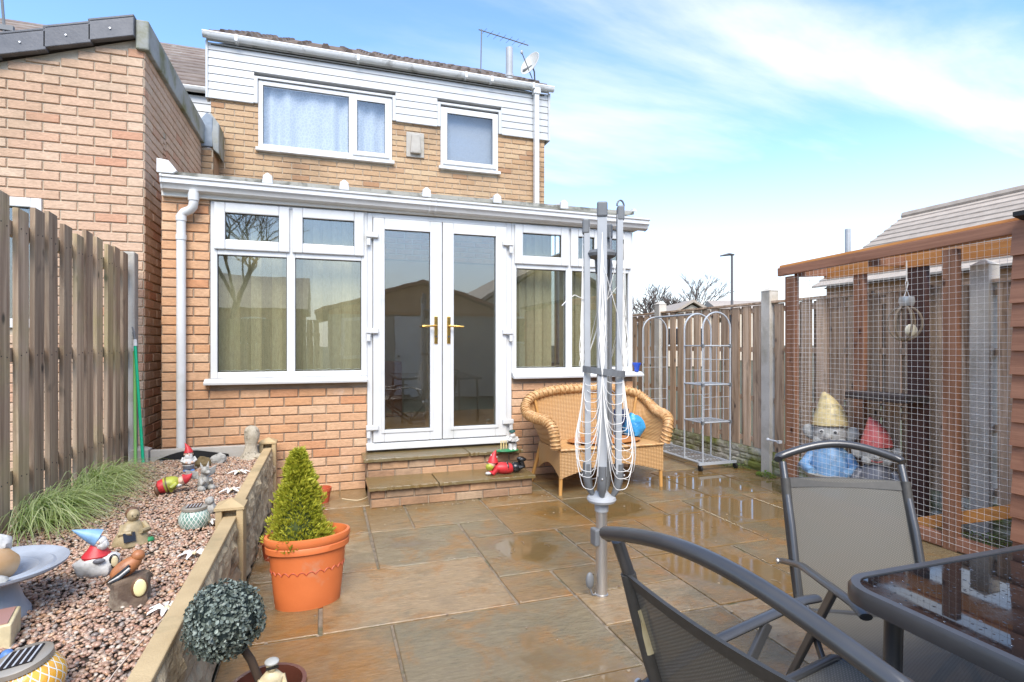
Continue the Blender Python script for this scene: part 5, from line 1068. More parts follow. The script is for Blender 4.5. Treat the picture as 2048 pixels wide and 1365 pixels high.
conifer(5, 6400, 1.0).build('foliage', LEAF('conifer_leaf',(0.30,0.34,0.025),(0.66,0.62,0.075),0.55,0.4), con)
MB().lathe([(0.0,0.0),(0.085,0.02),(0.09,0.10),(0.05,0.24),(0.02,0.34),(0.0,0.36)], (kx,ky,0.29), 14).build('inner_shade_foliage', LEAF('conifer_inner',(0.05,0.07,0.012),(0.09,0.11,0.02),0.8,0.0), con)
# small pots tucked behind
for (px_, py_, r, h, lab) in ((548,1118,0.075,0.13,'small dark terracotta pot tucked between the oval planter and retaining wall'),(645,1005,0.07,0.12,'small terracotta pot standing by the brick wall behind the conifer')):
    x, y = G(px_, py_); t = thing('plant_pot', lab, 'pot', (x,y,0)); MB().lathe([(r*0.72,0),(r*0.92,h*0.78),(r,h*0.78),(r,h),(r*0.9,h),(r*0.85,h*0.7),(0,h*0.7)], (x,y,0), 24).build('body', m_terra2, t, smooth=True); MB().lathe([(r*0.85,h*0.72),(0,h*0.74)], (x,y,0.002), 16).build('soil', m_soil, t)
x, y = G(548,1118)
tw = MB(); rt = random.Random(4)
for k in range(9):
    q = Vector((x-0.03+rt.uniform(-.02,.02), y-0.02, 0.10)); e = q+Vector((rt.uniform(-.05,.05),rt.uniform(-.12,.0),rt.uniform(-.06,.05))); tw.tube([q,(q+e)/2+Vector((0,0,0.03)),e], 0.0014, 4)
    for j in range(5): leafq(tw, e+Vector((rt.uniform(-.01,.01),rt.uniform(-.01,.01),rt.uniform(-.02,.01))), Vector((rt.uniform(-1,1),rt.uniform(-1,1),rt.uniform(-1,1))), Vector((0,0,1)), 0.012, 0.006)
tag(tw.build('dried_plant', MAT('dry_stems',(0.38,0.20,0.11),(0.28,0.13,0.07),9,0.8)), 'dried reddish stems trailing from the small pot behind the planter', 'plant')
# ---- artificial topiary ball
tz_ = 1.60; 
def camp(px, py, zc_): 
    u = (px-CX)/F_PX; xc = u*zc_; return Vector((SN*zc_+CS*xc, CS*zc_-SN*xc, CAM_H-(py-YH)*zc_/F_PX))
bc = camp(449,1240,tz_); br = 74/F_PX*tz_
pc = camp(562,1372,1.70); pc.z = 0
tp = thing('topiary_ball', 'dusty blue green artificial topiary ball on a leaning stem beside the retaining wall', 'topiary', (pc.x, pc.y, 0))
tl = MB(); rt = random.Random(11)
for i in range(4200):
    zz = rt.uniform(-1,1); a = rt.uniform(0,6.283); q = math.sqrt(1-zz*zz); nrm = Vector((q*math.cos(a),q*math.sin(a),zz)); wob_ = 1+0.10*mnoise.noise(nrm*2.6)+0.06*mnoise.noise(nrm*6); p = bc + nrm*br*wob_*rt.uniform(0.80,0.97)*(1.06 if rt.random() < 0.03 else 1)
    if mnoise.noise(nrm*4.5+Vector((7,1,3))) > 0.42 and rt.random() < 0.75: continue
    tdir = nrm.cross(Vector((rt.uniform(-1,1),rt.uniform(-1,1),rt.uniform(-1,1)))).normalized(); d = tdir*0.8+nrm*rt.uniform(0.2,0.9); L_ = rt.uniform(0.008,0.0145)
    d.normalize(); s = d.cross(nrm).normalized(); w = L_*0.33; n2 = s.cross(d)
    tl.add([p, p+d*L_*0.35-s*w, p+d*L_*0.75-s*w*0.9, p+d*L_-n2*0.002, p+d*L_*0.75+s*w*0.9, p+d*L_*0.35+s*w, p+d*L_*0.5-n2*0.002], [(0,6,1),(1,6,2),(2,6,3),(3,6,4),(4,6,5),(5,6,0)])
tl.build('foliage', LEAF('box_leaf',(0.03,0.042,0.034),(0.25,0.29,0.24),0.42,0.05), tp, smooth=True)
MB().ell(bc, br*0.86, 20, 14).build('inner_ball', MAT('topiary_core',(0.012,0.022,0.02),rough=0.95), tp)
potc = Vector((pc.x-0.035, pc.y-0.02, 0)); stem0 = Vector((potc.x, potc.y, 0.20))
MB().tube([stem0, stem0.lerp(bc,0.5)+Vector((0.012,0,0)), bc], [0.0125,0.0115,0.011], 10).build('stem', m_bark, tp, smooth=True)
pb = thing('plant_pot', 'dark brown glazed bowl pot holding the topiary stem and a little figure', 'pot', (potc.x,potc.y,0))
MB().lathe([(0.06,0),(0.085,0.05),(0.10,0.15),(0.105,0.225),(0.112,0.24),(0.110,0.252),(0.098,0.252),(0.095,0.20),(0.0,0.195)], (potc.x,potc.y,0), 32).build('bowl', MAT('brown_glaze',(0.10,0.03,0.02),(0.15,0.05,0.03),6,0.2), pb, smooth=True)
MB().lathe([(0.094,0.198),(0.0,0.205)], (potc.x,potc.y,0.002), 24).build('soil', m_soil, pb)
# ---- ornamental grass against the slatted fence
m_grass = LEAF('grass_blade',(0.30,0.42,0.10),(0.68,0.72,0.38),0.5,0.45)
def grass(px_, py_, n, Lm, seed, label):
    x, y = G(px_, py_, BZ); x = max(x, -1.36); rg = random.Random(seed); g_ = MB()
    t = thing('ornamental_grass', label, 'grass', (x,y,BZ))
    for i in range(n):
        a = rg.uniform(0,6.283); L_ = Lm*rg.uniform(0.5,1.1); p = Vector((x+rg.gauss(0,0.05),y+rg.gauss(0,0.10),BZ-0.01)); p.x = max(p.x,-1.40)
        dirx = Vector((math.cos(a)*0.5+0.45, math.sin(a)*0.9-0.15, 0)); up = rg.uniform(0.35,1.0); w = rg.uniform(0.002,0.0038); prev = None; side = Vector((-dirx.y,dirx.x,0)).normalized(); vs = []
        for j in range(7):
            s = j/6; q = p + dirx*L_*s*(0.5+0.5*s)*0.75 + Vector((0,0,L_*(up*s-0.72*up*s*s-0.12*s*s))); q.z = max(q.z, BZ+0.004+0.01*rg.random()); q.x = max(q.x,-1.415); ww = w*(1-s**2)+0.0003; vs += [q-side*ww, q+side*ww]
        g_.add(vs, [(2*j,2*j+1,2*j+3,2*j+2) for j in range(6)])
    g_.build('blades', m_grass, t)
grass(40,1040,700,0.56,3,'sprawling pale green ornamental grass clump at the near end of the slatted fence')
grass(115,985,640,0.54,8,'sprawling ornamental grass clump further along the slatted fence, thinner flowering blades')
grass(140,960,260,0.34,15,'small ornamental grass clump nearest the concrete post')
# weeds along the fence foot
m_weed = LEAF('weed_leaf',(0.10,0.22,0.02),(0.30,0.42,0.06),0.5,0.3)
def weed(x, y, r, n, label, h=0.06):
    rg = random.Random(int(x*100+y*37)); m = MB()
    for i in range(n):
        a = rg.uniform(0,6.283); q = rg.random()**0.6*r; p = Vector((x+q*math.cos(a)*0.6,y+q*math.sin(a),rg.uniform(0.0,h)*(1-q/r*0.6))); leafq(m, p, Vector((math.cos(a),math.sin(a),rg.uniform(0,1))), Vector((0,0,1)), rg.uniform(0.014,0.03), rg.uniform(0.008,0.016))
    tag(m.build('weed', m_weed), label, 'weed')
weed(4.02,4.28,0.10,220,'bright green weed clump at the foot of the concrete post')
weed(4.06,4.75,0.22,200,'low green weeds under the near end of the clothes rack',0.03)
weed(3.92,3.05,0.10,160,'leafy weed growing inside the wire mesh run',0.26)
weed(3.86,2.30,0.14,220,'weeds beneath the ramp in the wire mesh run',0.14)
gr_ = MB(); rg = random.Random(6)
for i in range(26):
    p = Vector((4.05+rg.uniform(-.03,.03),4.30+rg.uniform(-.05,.05),0)); d = Vector((rg.uniform(-.5,.2),rg.uniform(-.5,.5),0))*0.14; w = Vector((0.002,0.002,0)); L_ = rg.uniform(0.12,0.3)
    gr_.add([p-w,p+w,p+d*0.5+Vector((0,0,L_*0.7))+w*0.7,p+d*0.5+Vector((0,0,L_*0.7))-w*0.7,p+d*1.4+Vector((0,0,L_))], [(0,1,2,3),(3,2,4)])
tag(gr_.build('grass_tuft', m_grass), 'tuft of tall grass blades beside the concrete fence post', 'grass')

# ================================================================ ornaments
def paint(name, c, r=0.45): return MAT('paint_'+name, c, tuple(x*0.72 for x in c), 30, r, bump=0.1, bscale=90, dirt=tuple(x*0.35+0.02 for x in c), dscale=16, dlim=(0.52,0.74))
P_ = dict(red=paint('red',(0.62,0.03,0.035)), white=paint('white',(0.68,0.66,0.62)), blue=paint('blue',(0.10,0.22,0.50)), lblue=paint('sky_blue',(0.22,0.40,0.62)), skin=paint('skin',(0.70,0.46,0.33)), yellow=paint('yellow',(0.62,0.50,0.08)), ygreen=paint('yellow_green',(0.42,0.44,0.05)), green=paint('green',(0.03,0.25,0.09)), dgreen=paint('dark_green',(0.01,0.09,0.07)), black=paint('black',(0.015,0.015,0.016),0.25), brown=paint('brown',(0.16,0.08,0.04)), grey=paint('grey',(0.16,0.16,0.18)), cream=paint('cream',(0.72,0.60,0.36)), orange=paint('rusty_orange',(0.42,0.16,0.06)), buff=paint('buff',(0.40,0.31,0.17)), stoneg=paint('stone_grey',(0.46,0.45,0.41),0.8), paleyel=paint('pale_yellow',(0.80,0.63,0.30)), pink=paint('faded_red',(0.68,0.14,0.12)))
m_stone = MAT('speckled_stone',(0.50,0.44,0.34),(0.34,0.29,0.21),28,0.9,bump=0.7,bscale=60,dirt=(0.16,0.14,0.10),dscale=26,dlim=(0.54,0.66))
m_gstone = MAT('grey_cast_stone',(0.42,0.40,0.36),(0.28,0.27,0.24),16,0.85,bump=0.5,bscale=50,dirt=(0.10,0.10,0.08),dscale=18,dlim=(0.55,0.7))
m_solar = MAT('solar_cell',(0.012,0.012,0.016),rough=0.12)
def L(mb, name, mat, t, par=None, **kw): return mb.build(name, P_[mat] if isinstance(mat, str) else mat, par or t, smooth=True, world=False, **kw)
def onbed(px_, py_, z=BZ): x, y = G(px_, py_, z); return (x, y, z-0.004)
def hatpts(z0, r0, h, bend=(0,0), n=7): 
    return [(bend[0]*(i/n)**2, bend[1]*(i/n)**2, z0+h*i/n) for i in range(n+1)], [r0*(1-(i/n)**1.15)+0.0015 for i in range(n+1)]
def gnome(label, loc, h, rz, hat, coat, trousers, boots, beard='white', bend=(0.0,0.01), rot=None, hatlen=0.34, name='garden_gnome'):
    t = thing(name, label, 'gnome', loc, rz, None, rot)
    k = h
    L(MB().ell((0.09*k,-0.06*k,0.05*k),(0.085*k,0.13*k,0.055*k)), 'boot', boots, t); L(MB().ell((-0.09*k,-0.06*k,0.05*k),(0.085*k,0.13*k,0.055*k)), 'boot', boots, t)
    L(MB().lathe([(0.10*k,0.06*k),(0.155*k,0.10*k),(0.17*k,0.2*k),(0.16*k,0.26*k)], n=16), 'trousers', trousers, t)
    L(MB().lathe([(0.175*k,0.22*k),(0.185*k,0.27*k),(0.165*k,0.40*k),(0.12*k,0.50*k),(0.07*k,0.54*k)], n=18), 'coat', coat, t)
    L(MB().lathe([(0.186*k,0.262*k),(0.190*k,0.275*k),(0.184*k,0.292*k)], n=18), 'belt', 'brown', t)
    L(MB().ell((0,-0.02*k,0.58*k),(0.115*k,0.11*k,0.105*k)), 'face', 'skin', t); L(MB().ell((0,-0.13*k,0.575*k),0.03*k,8,6), 'nose', 'skin', t)
    L(MB().ell((0,-0.085*k,0.50*k),(0.115*k,0.065*k,0.13*k),wob=0.2), 'beard', beard, t)
    for s_ in (-1,1):
        L(MB().tube([(s_*0.14*k,-0.01*k,0.47*k),(s_*0.20*k,-0.05*k,0.37*k),(s_*0.10*k,-0.16*k,0.33*k)], [0.055*k,0.05*k,0.04*k], 8), 'arm', coat, t); L(MB().ell((s_*0.085*k,-0.17*k,0.33*k),0.042*k,8,6), 'hand', 'skin', t)
        L(MB().ell((s_*0.045*k,-0.118*k,0.61*k),0.012*k,6,5), 'eye', 'black', t); L(MB().ell((s_*0.118*k,-0.01*k,0.58*k),(0.022*k,0.03*k,0.04*k),8,6), 'ear', 'skin', t)
    p, r = hatpts(0.635*k, 0.128*k, hatlen*k, (bend[0]*k,bend[1]*k)); L(MB().tube(p, r, 14), 'hat', hat, t)
    return t
gnome('standing gnome with red hat, white beard and blue boots by the white downpipe', onbed(377,943), 0.215, R(20), 'red', 'white', 'grey', 'blue', bend=(-0.1,0.06), hatlen=0.30)
# lying gnome in yellow green
lx, ly, lz = onbed(350,990)
gnome('gnome in yellow green coat and red hat lying face down on the gravel', (lx-0.11,ly+0.02,BZ+0.04), 0.245, 0, 'red', 'ygreen', 'red', 'brown', rot=(R(75),0,R(96)), bend=(0,0.08), hatlen=0.2)
# stones
t = onbed(406,934); o_ = MB().ell((t[0],t[1],BZ+0.025),(0.055,0.035,0.05),12,8,wob=0.3,seed=2).build('stone', MAT('brown_stone',(0.20,0.15,0.07),(0.13,0.09,0.04),9,0.9,bump=0.4)); tag(o_, 'brown stone lump behind the red hatted gnome', 'stone')
t = onbed(436,926); o_ = MB().ell((t[0],t[1],BZ+0.022),(0.06,0.04,0.045),12,8,wob=0.35,seed=5).build('stone', m_gstone); tag(o_, 'mottled grey stone lump near the back edging board', 'stone')
t = onbed(352,918); 
# stone dragon
t = thing('stone_dragon', 'seated grey stone dragon figure with wings and pointed ears on the gravel', 'statue', onbed(408,980), R(35)); k = 0.19
L(MB().ell((0,0.02*k,0.27*k),(0.17*k,0.19*k,0.27*k),wob=0.15), 'body', m_gstone, t); L(MB().ell((0,-0.10*k,0.66*k),(0.125*k,0.15*k,0.13*k),wob=0.15), 'head', m_gstone, t); L(MB().ell((0,-0.25*k,0.62*k),(0.075*k,0.11*k,0.065*k)), 'snout', m_gstone, t)
L(MB().tube([(0,0.0,0.45*k),(0,-0.06*k,0.62*k)],[0.11*k,0.09*k],10), 'neck', m_gstone, t)
for s_ in (-1,1):
    L(MB().tube([(s_*0.08*k,-0.06*k,0.74*k),(s_*0.13*k,-0.03*k,0.92*k)],[0.05*k,0.006*k],8), 'ear', m_gstone, t); L(MB().tube([(s_*0.13*k,-0.08*k,0.40*k),(s_*0.15*k,-0.2*k,0.25*k),(s_*0.08*k,-0.26*k,0.36*k)],[0.06*k,0.05*k,0.045*k],8), 'arm', m_gstone, t)
    L(MB().ell((s_*0.15*k,-0.14*k,0.10*k),(0.10*k,0.19*k,0.10*k),wob=0.2), 'hind_leg', m_gstone, t); L(MB().prism([(s_*0.10*k,0.10*k,0.35*k),(s_*0.42*k,0.16*k,0.45*k),(s_*0.50*k,0.18*k,0.72*k),(s_*0.30*k,0.15*k,0.66*k),(s_*0.12*k,0.12*k,0.60*k)],(0,0.035*k,0)), 'wing', m_gstone, t, bev=0.004)
L(MB().tube([(0,0.18*k,0.10*k),(0.2*k,0.24*k,0.05*k),(0.36*k,0.10*k,0.04*k),(0.40*k,-0.05*k,0.05*k)],[0.08*k,0.06*k,0.04*k,0.01*k],8), 'tail', m_gstone, t)
# mosaic solar jars
def MOSAIC(name, c1, c2, scale):
    m, nt, b, out = base(name); src = mnode(nt, 'ShaderNodeTexCoord').outputs['Object']
    s = mnode(nt, 'ShaderNodeSeparateXYZ'); nt.links.new(src, s.inputs[0]); an = mm(nt, 'ARCTAN2', s.outputs[1], s.outputs[0]); u = mm(nt, 'MULTIPLY', an, 3.5); v = mm(nt, 'MULTIPLY', s.outputs[2], scale)
    a = mm(nt, 'ABSOLUTE', mm(nt, 'SUBTRACT', mm(nt, 'FRACT', mm(nt, 'ADD', u, v)), 0.5)); c_ = mm(nt, 'ABSOLUTE', mm(nt, 'SUBTRACT', mm(nt, 'FRACT', mm(nt, 'SUBTRACT', u, v)), 0.5))
    e = mm(nt, 'MAXIMUM', a, c_); k = ramp(nt, e, [(0.41,(0,0,0)),(0.44,(1,1,1))]); col = mixc(nt, ramp(nt, vnoise(nt, 22, 2), [(0.35,(0,0,0)),(0.65,(1,1,1))]), c1, c2)
    nt.links.new(mixc(nt, k, col, (0.72,0.70,0.62)), b.inputs['Base Color']); b.inputs['Roughness'].default_value = 0.2; bumpit(nt, b, mm(nt, 'SUBTRACT', 1.0, k), 0.5, 0.003); return m
def jar(label, loc, r, h, mat, rot=None):
    t = thing('mosaic_lantern', label, 'lantern', loc, 0, None, rot)
    L(MB().lathe([(r*0.55,0.0),(r*0.85,h*0.10),(r,h*0.36),(r*0.97,h*0.55),(r*0.80,h*0.80),(r*0.70,h*0.86)], n=32), 'glass_body', mat, t)
    L(MB().lathe([(r*0.72,h*0.84),(r*0.80,h*0.86),(r*0.80,h*0.97),(r*0.74,h),(r*0.0,h)], n=32), 'lid', MAT('pewter_lid',(0.40,0.36,0.30),(0.32,0.28,0.22),9,0.4,metal=0.4), t)
    so = L(MB().box(-r*0.46,r*0.46,-r*0.46,r*0.46,h+0.0005,h+0.003), 'solar_panel', m_solar, t)
    g_ = MB()
    for q in range(5): g_.box(-r*0.46+q*r*0.2,-r*0.46+q*r*0.2+r*0.06,-r*0.44,r*0.44,h+0.003,h+0.0036)
    L(g_, 'cell_strip', m_gplast, t, so); return t
jar('green and white mosaic solar lantern on the gravel near the capped post', onbed(389,1054), 0.070, 0.105, MOSAIC('mosaic_green',(0.10,0.20,0.15),(0.30,0.40,0.34),34))
jar('amber mosaic solar lantern with silver lid, tilted in the gravel', onbed(66,1392), 0.080, 0.112, MOSAIC('mosaic_amber',(0.62,0.25,0.02),(0.75,0.42,0.06),30), rot=(R(6),R(-10),0))
t = thing('stone_figure', 'small dark grey stone figure behind the green mosaic lantern', 'statue', onbed(420,1028)); L(MB().ell((0,0,0.03),(0.032,0.028,0.035),wob=0.25), 'body', m_gstone, t); L(MB().ell((0,-0.008,0.075),0.022,wob=0.2), 'head', m_gstone, t)
# seated monk with solar panel
t = thing('monk_statue', 'seated monk figure in buff robe with a square solar panel on the lap', 'statue', onbed(266,1088), R(30)); k = 0.165
L(MB().lathe([(0.40*k,0.0),(0.44*k,0.06*k),(0.40*k,0.22*k),(0.29*k,0.45*k),(0.20*k,0.60*k),(0.12*k,0.66*k)], n=20, sy=0.85, wob=0.25), 'robe', 'buff', t); L(MB().ell((0,-0.03*k,0.80*k),(0.155*k,0.15*k,0.17*k)), 'head', 'buff', t); L(MB().ell((0,0.05*k,0.84*k),(0.17*k,0.14*k,0.18*k)), 'hood', 'brown', t)
for s_ in (-1,1): L(MB().tube([(s_*0.22*k,0,0.55*k),(s_*0.31*k,-0.14*k,0.38*k),(s_*0.10*k,-0.30*k,0.40*k)],[0.09*k,0.085*k,0.06*k],8), 'arm', 'buff', t); L(MB().ell((s_*0.055*k,-0.165*k,0.82*k),0.016*k,6,5), 'eye', 'black', t)
L(MB().ell((0,-0.19*k,0.78*k),0.03*k,6,5), 'nose', 'buff', t); L(MB().beam((-0.16*k,-0.36*k,0.20*k),(-0.16*k,-0.26*k,0.42*k),0.27*k,0.02*k,(0,-1,0.4)), 'solar_panel', m_solar, t); L(MB().ell((0.33*k,-0.18*k,0.09*k),(0.13*k,0.10*k,0.08*k),wob=0.3), 'leaf_cluster', 'green', t)
# gnome on white rock with blue hat
t = thing('solar_gnome', 'blue hatted gnome in red top perched on a white rock with oval solar light', 'gnome', onbed(195,1148), R(12)); k = 0.20
L(MB().ell((0,0,0.20*k),(0.37*k,0.28*k,0.24*k),18,12,wob=0.25,seed=4), 'rock', 'white', t); ln = L(MB().ell((0.27*k,-0.17*k,0.27*k),(0.085*k,0.05*k,0.135*k)), 'lamp_rim', 'black', t); L(MB().ell((0.285*k,-0.195*k,0.27*k),(0.062*k,0.036*k,0.108*k)), 'lens', 'cream', t, ln)
L(MB().lathe([(0.23*k,0.36*k),(0.24*k,0.40*k),(0.15*k,0.52*k),(0.09*k,0.62*k)], n=16, wob=0.15), 'top', 'red', t); L(MB().ell((0.05*k,-0.08*k,0.66*k),(0.12*k,0.11*k,0.11*k)), 'face', 'white', t); L(MB().ell((0.10*k,-0.12*k,0.60*k),(0.10*k,0.07*k,0.09*k),wob=0.25), 'beard', 'white', t)
p, r = hatpts(0,0.16*k,0.46*k); Mh = Matrix.Rotation(R(-62),4,'Y'); L(MB().tube([Mh @ Vector(q)+Vector((0.02*k,-0.03*k,0.72*k)) for q in p], r, 14), 'hat', 'lblue', t); L(MB().ell((0.05*k,-0.26*k,0.34*k),(0.10*k,0.04*k,0.05*k)), 'boot', 'grey', t); L(MB().ell((0.03*k,-0.18*k,0.67*k),0.03*k,6,5), 'nose', 'skin', t)
# bird on a log lamp
t = thing('bird_log_lamp', 'robin perched on a rough log with a pale oval solar light', 'ornament', onbed(262,1203), R(15)); k = 0.175
L(MB().lathe([(0.40*k,0.0),(0.36*k,0.10*k),(0.33*k,0.30*k),(0.34*k,0.48*k),(0.28*k,0.55*k),(0.0,0.57*k)], n=22, sy=0.8, wob=0.5, seed=3), 'log', MAT('log_bark',(0.20,0.14,0.09),(0.08,0.05,0.035),14,0.9,bump=0.8,bscale=30,dirt=(0.36,0.30,0.22),dscale=9), t)
ln = L(MB().ell((0.14*k,-0.27*k,0.36*k),(0.14*k,0.05*k,0.20*k)), 'lamp_rim', 'brown', t); L(MB().ell((0.145*k,-0.295*k,0.36*k),(0.11*k,0.035*k,0.17*k)), 'lens', MAT('yellow_lens',(0.82,0.72,0.36),rough=0.4), t, ln)  # lens is plain pale yellow, no emission
L(MB().ell((-0.08*k,-0.05*k,0.72*k),(0.30*k,0.15*k,0.16*k),M=Matrix.Rotation(R(-32),4,'Y')), 'bird_body', 'orange', t); L(MB().ell((0.12*k,-0.05*k,0.92*k),(0.12*k,0.11*k,0.11*k)), 'bird_head', 'orange', t); L(MB().tube([(0.20*k,-0.07*k,0.93*k),(0.31*k,-0.10*k,0.92*k)],[0.03*k,0.004*k],6), 'beak', 'black', t)
for q in range(3): L(MB().tube([(-0.02*k,-0.19*k,0.80*k-q*0.05*k),(-0.20*k,-0.19*k,0.66*k-q*0.05*k),(-0.36*k,-0.13*k,0.55*k-q*0.03*k)],[0.03*k,0.028*k,0.006*k],6), 'wing_feather', 'black' if q % 2 == 0 else 'white', t)
L(MB().tube([(-0.28*k,-0.03*k,0.58*k),(-0.46*k,0.0,0.47*k)],[0.07*k,0.03*k],6,flat=0.4), 'bird_tail', 'brown', t)
# bird bath with jug
bx, by, _ = onbed(-12,1235)
bt = thing('bird_bath', 'grey ridged bird bath bowl on a short pedestal in the gravel', 'bird bath', (bx,by,BZ-0.004)); m_bath = MAT('bath_zinc',(0.36,0.39,0.43),(0.26,0.28,0.31),9,0.4,bump=0.15,bscale=40)
L(MB().lathe([(0.095,0.0),(0.092,0.02),(0.075,0.05),(0.06,0.10),(0.055,0.13)], n=28), 'pedestal', m_bath, bt)
L(MB().lathe([(0.05,0.128),(0.12,0.138),(0.175,0.152),(0.192,0.162),(0.194,0.170),(0.184,0.168),(0.168,0.160),(0.158,0.157),(0.150,0.161),(0.135,0.154),(0.120,0.152),(0.112,0.156),(0.098,0.149),(0.080,0.147),(0.072,0.151),(0.055,0.145),(0.0,0.143)], n=44), 'bowl', m_bath, bt)
jg = thing('ornament_jug', 'small brown and cream toppled jug ornament resting in the bird bath', 'ornament', (bx+0.03,by-0.06,BZ+0.143), R(-35)); Mj = Matrix.Rotation(R(62),4,'X')
L(MB().lathe([(0.0,-0.05),(0.04,-0.045),(0.052,-0.01),(0.045,0.03),(0.034,0.045),(0.038,0.06),(0.031,0.06),(0.027,0.04),(0.0,0.0)], (0,0,0.048), 22, M=Mj), 'jug', MAT('jug_glaze',(0.42,0.24,0.10),(0.55,0.42,0.28),8,0.3), jg); L(MB().lathe([(0.0315,0.05),(0.0,0.03)], (0,0,0.048), 20, M=Mj), 'mouth', 'orange', jg); L(MB().ell((-0.03,0.02,0.10),(0.045,0.04,0.035),wob=0.2), 'bird_on_top', 'white', jg); L(MB().ell((0.07,-0.035,0.018),(0.035,0.022,0.016),wob=0.2), 'pebble', 'stoneg', jg)
# cream trough and blue white figure at the left edge
tx, ty, _ = onbed(-30,1290)
tr_ = thing('cream_trough', 'square cream edged planter box with pinkish top in the gravel', 'planter', (tx,ty,BZ-0.004), R(14)); L(MB().prism([(-0.07,-0.07,0),(0.07,-0.07,0),(0.07,0.07,0),(-0.07,0.07,0)],(0,0,0.075)), 'box', 'cream', tr_, bev=0.004); L(MB().box(-0.06,0.06,-0.06,0.06,0.0755,0.079), 'top_panel', MAT('pinkish_panel',(0.36,0.20,0.17),rough=0.4), tr_)
t = thing('small_figure', 'tiny blue and white glazed figure between the trough and amber lantern', 'ornament', onbed(-2,1340)); L(MB().ell((0,0,0.02),(0.028,0.02,0.02),wob=0.2), 'body', 'white', t); L(MB().ell((0.02,-0.005,0.042),0.016), 'head', 'blue', t)
# pale worn statue beside the far post
t = thing('worn_statue', 'pale speckled weathered stone statue beside the far capped post', 'statue', onbed(503,917)); L(MB().lathe([(0.085,0.0),(0.075,0.02),(0.055,0.05),(0.045,0.085),(0.043,0.12),(0.052,0.15),(0.056,0.19),(0.05,0.225),(0.036,0.248),(0.015,0.258),(0.0,0.26)], n=22, wob=0.22, sy=0.9), 'body', m_stone, t); L(MB().ell((0.055,-0.03,0.02),(0.05,0.04,0.025),wob=0.3), 'foot', m_stone, t)
# white flower stakes
def flower(px_, py_, r, lab, seed):
    t = thing('flower_ornament', lab, 'ornament', onbed(px_,py_)); rg = random.Random(seed); pm_ = MAT('white_petal_%d' % seed,(0.78,0.75,0.70),(0.66,0.60,0.54),9,0.45)
    for q in range(7):
        a = R(360/7*q+rg.uniform(-12,12)); d = Vector((math.cos(a),math.sin(a)*0.85,0)); s = Vector((-d.y,d.x,0)); c0 = Vector((0,0,0.022))
        L(MB().add([c0, c0+d*r*0.5-s*r*0.2+Vector((0,0,0.012)), c0+d*r*0.95-s*r*0.10+Vector((0,0,0.002)), c0+d*r+Vector((0,0,-0.004)), c0+d*r*0.95+s*r*0.10+Vector((0,0,0.002)), c0+d*r*0.5+s*r*0.2+Vector((0,0,0.012)), c0+d*r*0.55+Vector((0,0,0.005))],[(0,6,1),(1,6,2),(2,6,3),(3,6,4),(4,6,5),(5,6,0)]), 'petal', pm_, t)
    L(MB().ell((0,0,0.024),(r*0.16,r*0.16,0.008),10,6), 'centre', 'cream', t); L(MB().tube([(0,0,0.02),(0.01,0.005,-0.01)],0.003,6), 'stem', m_gplast, t)
flower(478,950,0.075,'white flower light farthest along the bed, near the worn statue',1); flower(462,987,0.07,'white flower light beside the retaining wall opposite the stone dragon',2); flower(418,1052,0.05,'white flower light beside the capped post next to the green lantern',3); flower(388,1117,0.062,'white flower light lying flat beyond the robin log lamp',4); flower(334,1228,0.06,'white flower light at the end of the pale cable',5)
cb = MB(); cpts = [Vector(onbed(*q)) + Vector((0,0,0.012)) for q in ((374,1165),(362,1200),(330,1238),(300,1270),(262,1312),(222,1362),(205,1395))]
tag(cb.tube(smooth(cpts,6), 0.0022, 5).build('cable', MAT('pale_cable',(0.62,0.50,0.40),rough=0.5), smooth=True), 'thin pale cable running over the gravel from the flower lights', 'cable')
hp_ = MB(); tag(hp_.tube(smooth([(*G(684,1000),0.008),(*G(715,1003),0.008),(*G(735,996),0.008),(*G(741,985),0.008)],6), 0.004, 6).build('cane', MAT('pale_cane',(0.60,0.48,0.30),rough=0.6), smooth=True), 'bent pale cane lying on the slabs beside the steps', 'cane')
# step gnomes
gx, gy = G(1012,951,0.168)
t = thing('reclining_gnome', 'gnome in red coat and black boots lying propped on the lower step', 'gnome', (gx,gy+0.06,0.168)); k = 1.0
L(MB().ell((0.0,0,0.050),(0.105,0.055,0.050),M=Matrix.Rotation(R(6),4,'Y')), 'coat', 'red', t); L(MB().lathe([(0.0515,-0.006),(0.0535,0.0),(0.0515,0.006)], (0.025,0,0.052), 18, M=Matrix.Rotation(R(90),4,'Y')), 'belt', 'black', t)
L(MB().ell((0.105,0,0.050),(0.055,0.05,0.046)), 'trousers', 'black', t)
for s_ in (-1,1): L(MB().tube([(0.125,s_*0.022,0.05),(0.165,s_*0.024,0.06),(0.150,s_*0.024,0.105)],[0.030,0.026,0.020],8), 'leg', 'black', t); L(MB().ell((0.160,s_*0.026,0.116),(0.036,0.018,0.018)), 'boot', 'black', t); L(MB().tube([(-0.07,s_*0.04,0.06),(-0.105,s_*0.035,0.018),(-0.13,s_*0.015,0.035)],[0.024,0.021,0.016],8), 'arm', 'red', t)
L(MB().ell((-0.112,-0.005,0.090),(0.036,0.036,0.036)), 'face', 'skin', t); L(MB().ell((-0.128,-0.012,0.072),(0.034,0.034,0.034),wob=0.25), 'beard', 'ygreen', t); L(MB().ell((-0.14,-0.02,0.018),(0.030,0.022,0.014)), 'hand', 'white', t)
for s_ in (-1,1): L(MB().ell((-0.145,s_*0.014-0.006,0.098),0.005,6,5), 'eye', 'black', t)
p, r = hatpts(0.105,0.046,0.105,(0.03,0)); ho = L(MB().tube([(q[0]-0.098,q[1],q[2]) for q in p], r, 14), 'hat', 'red', t)
sp_ = MB(); rg = random.Random(3)
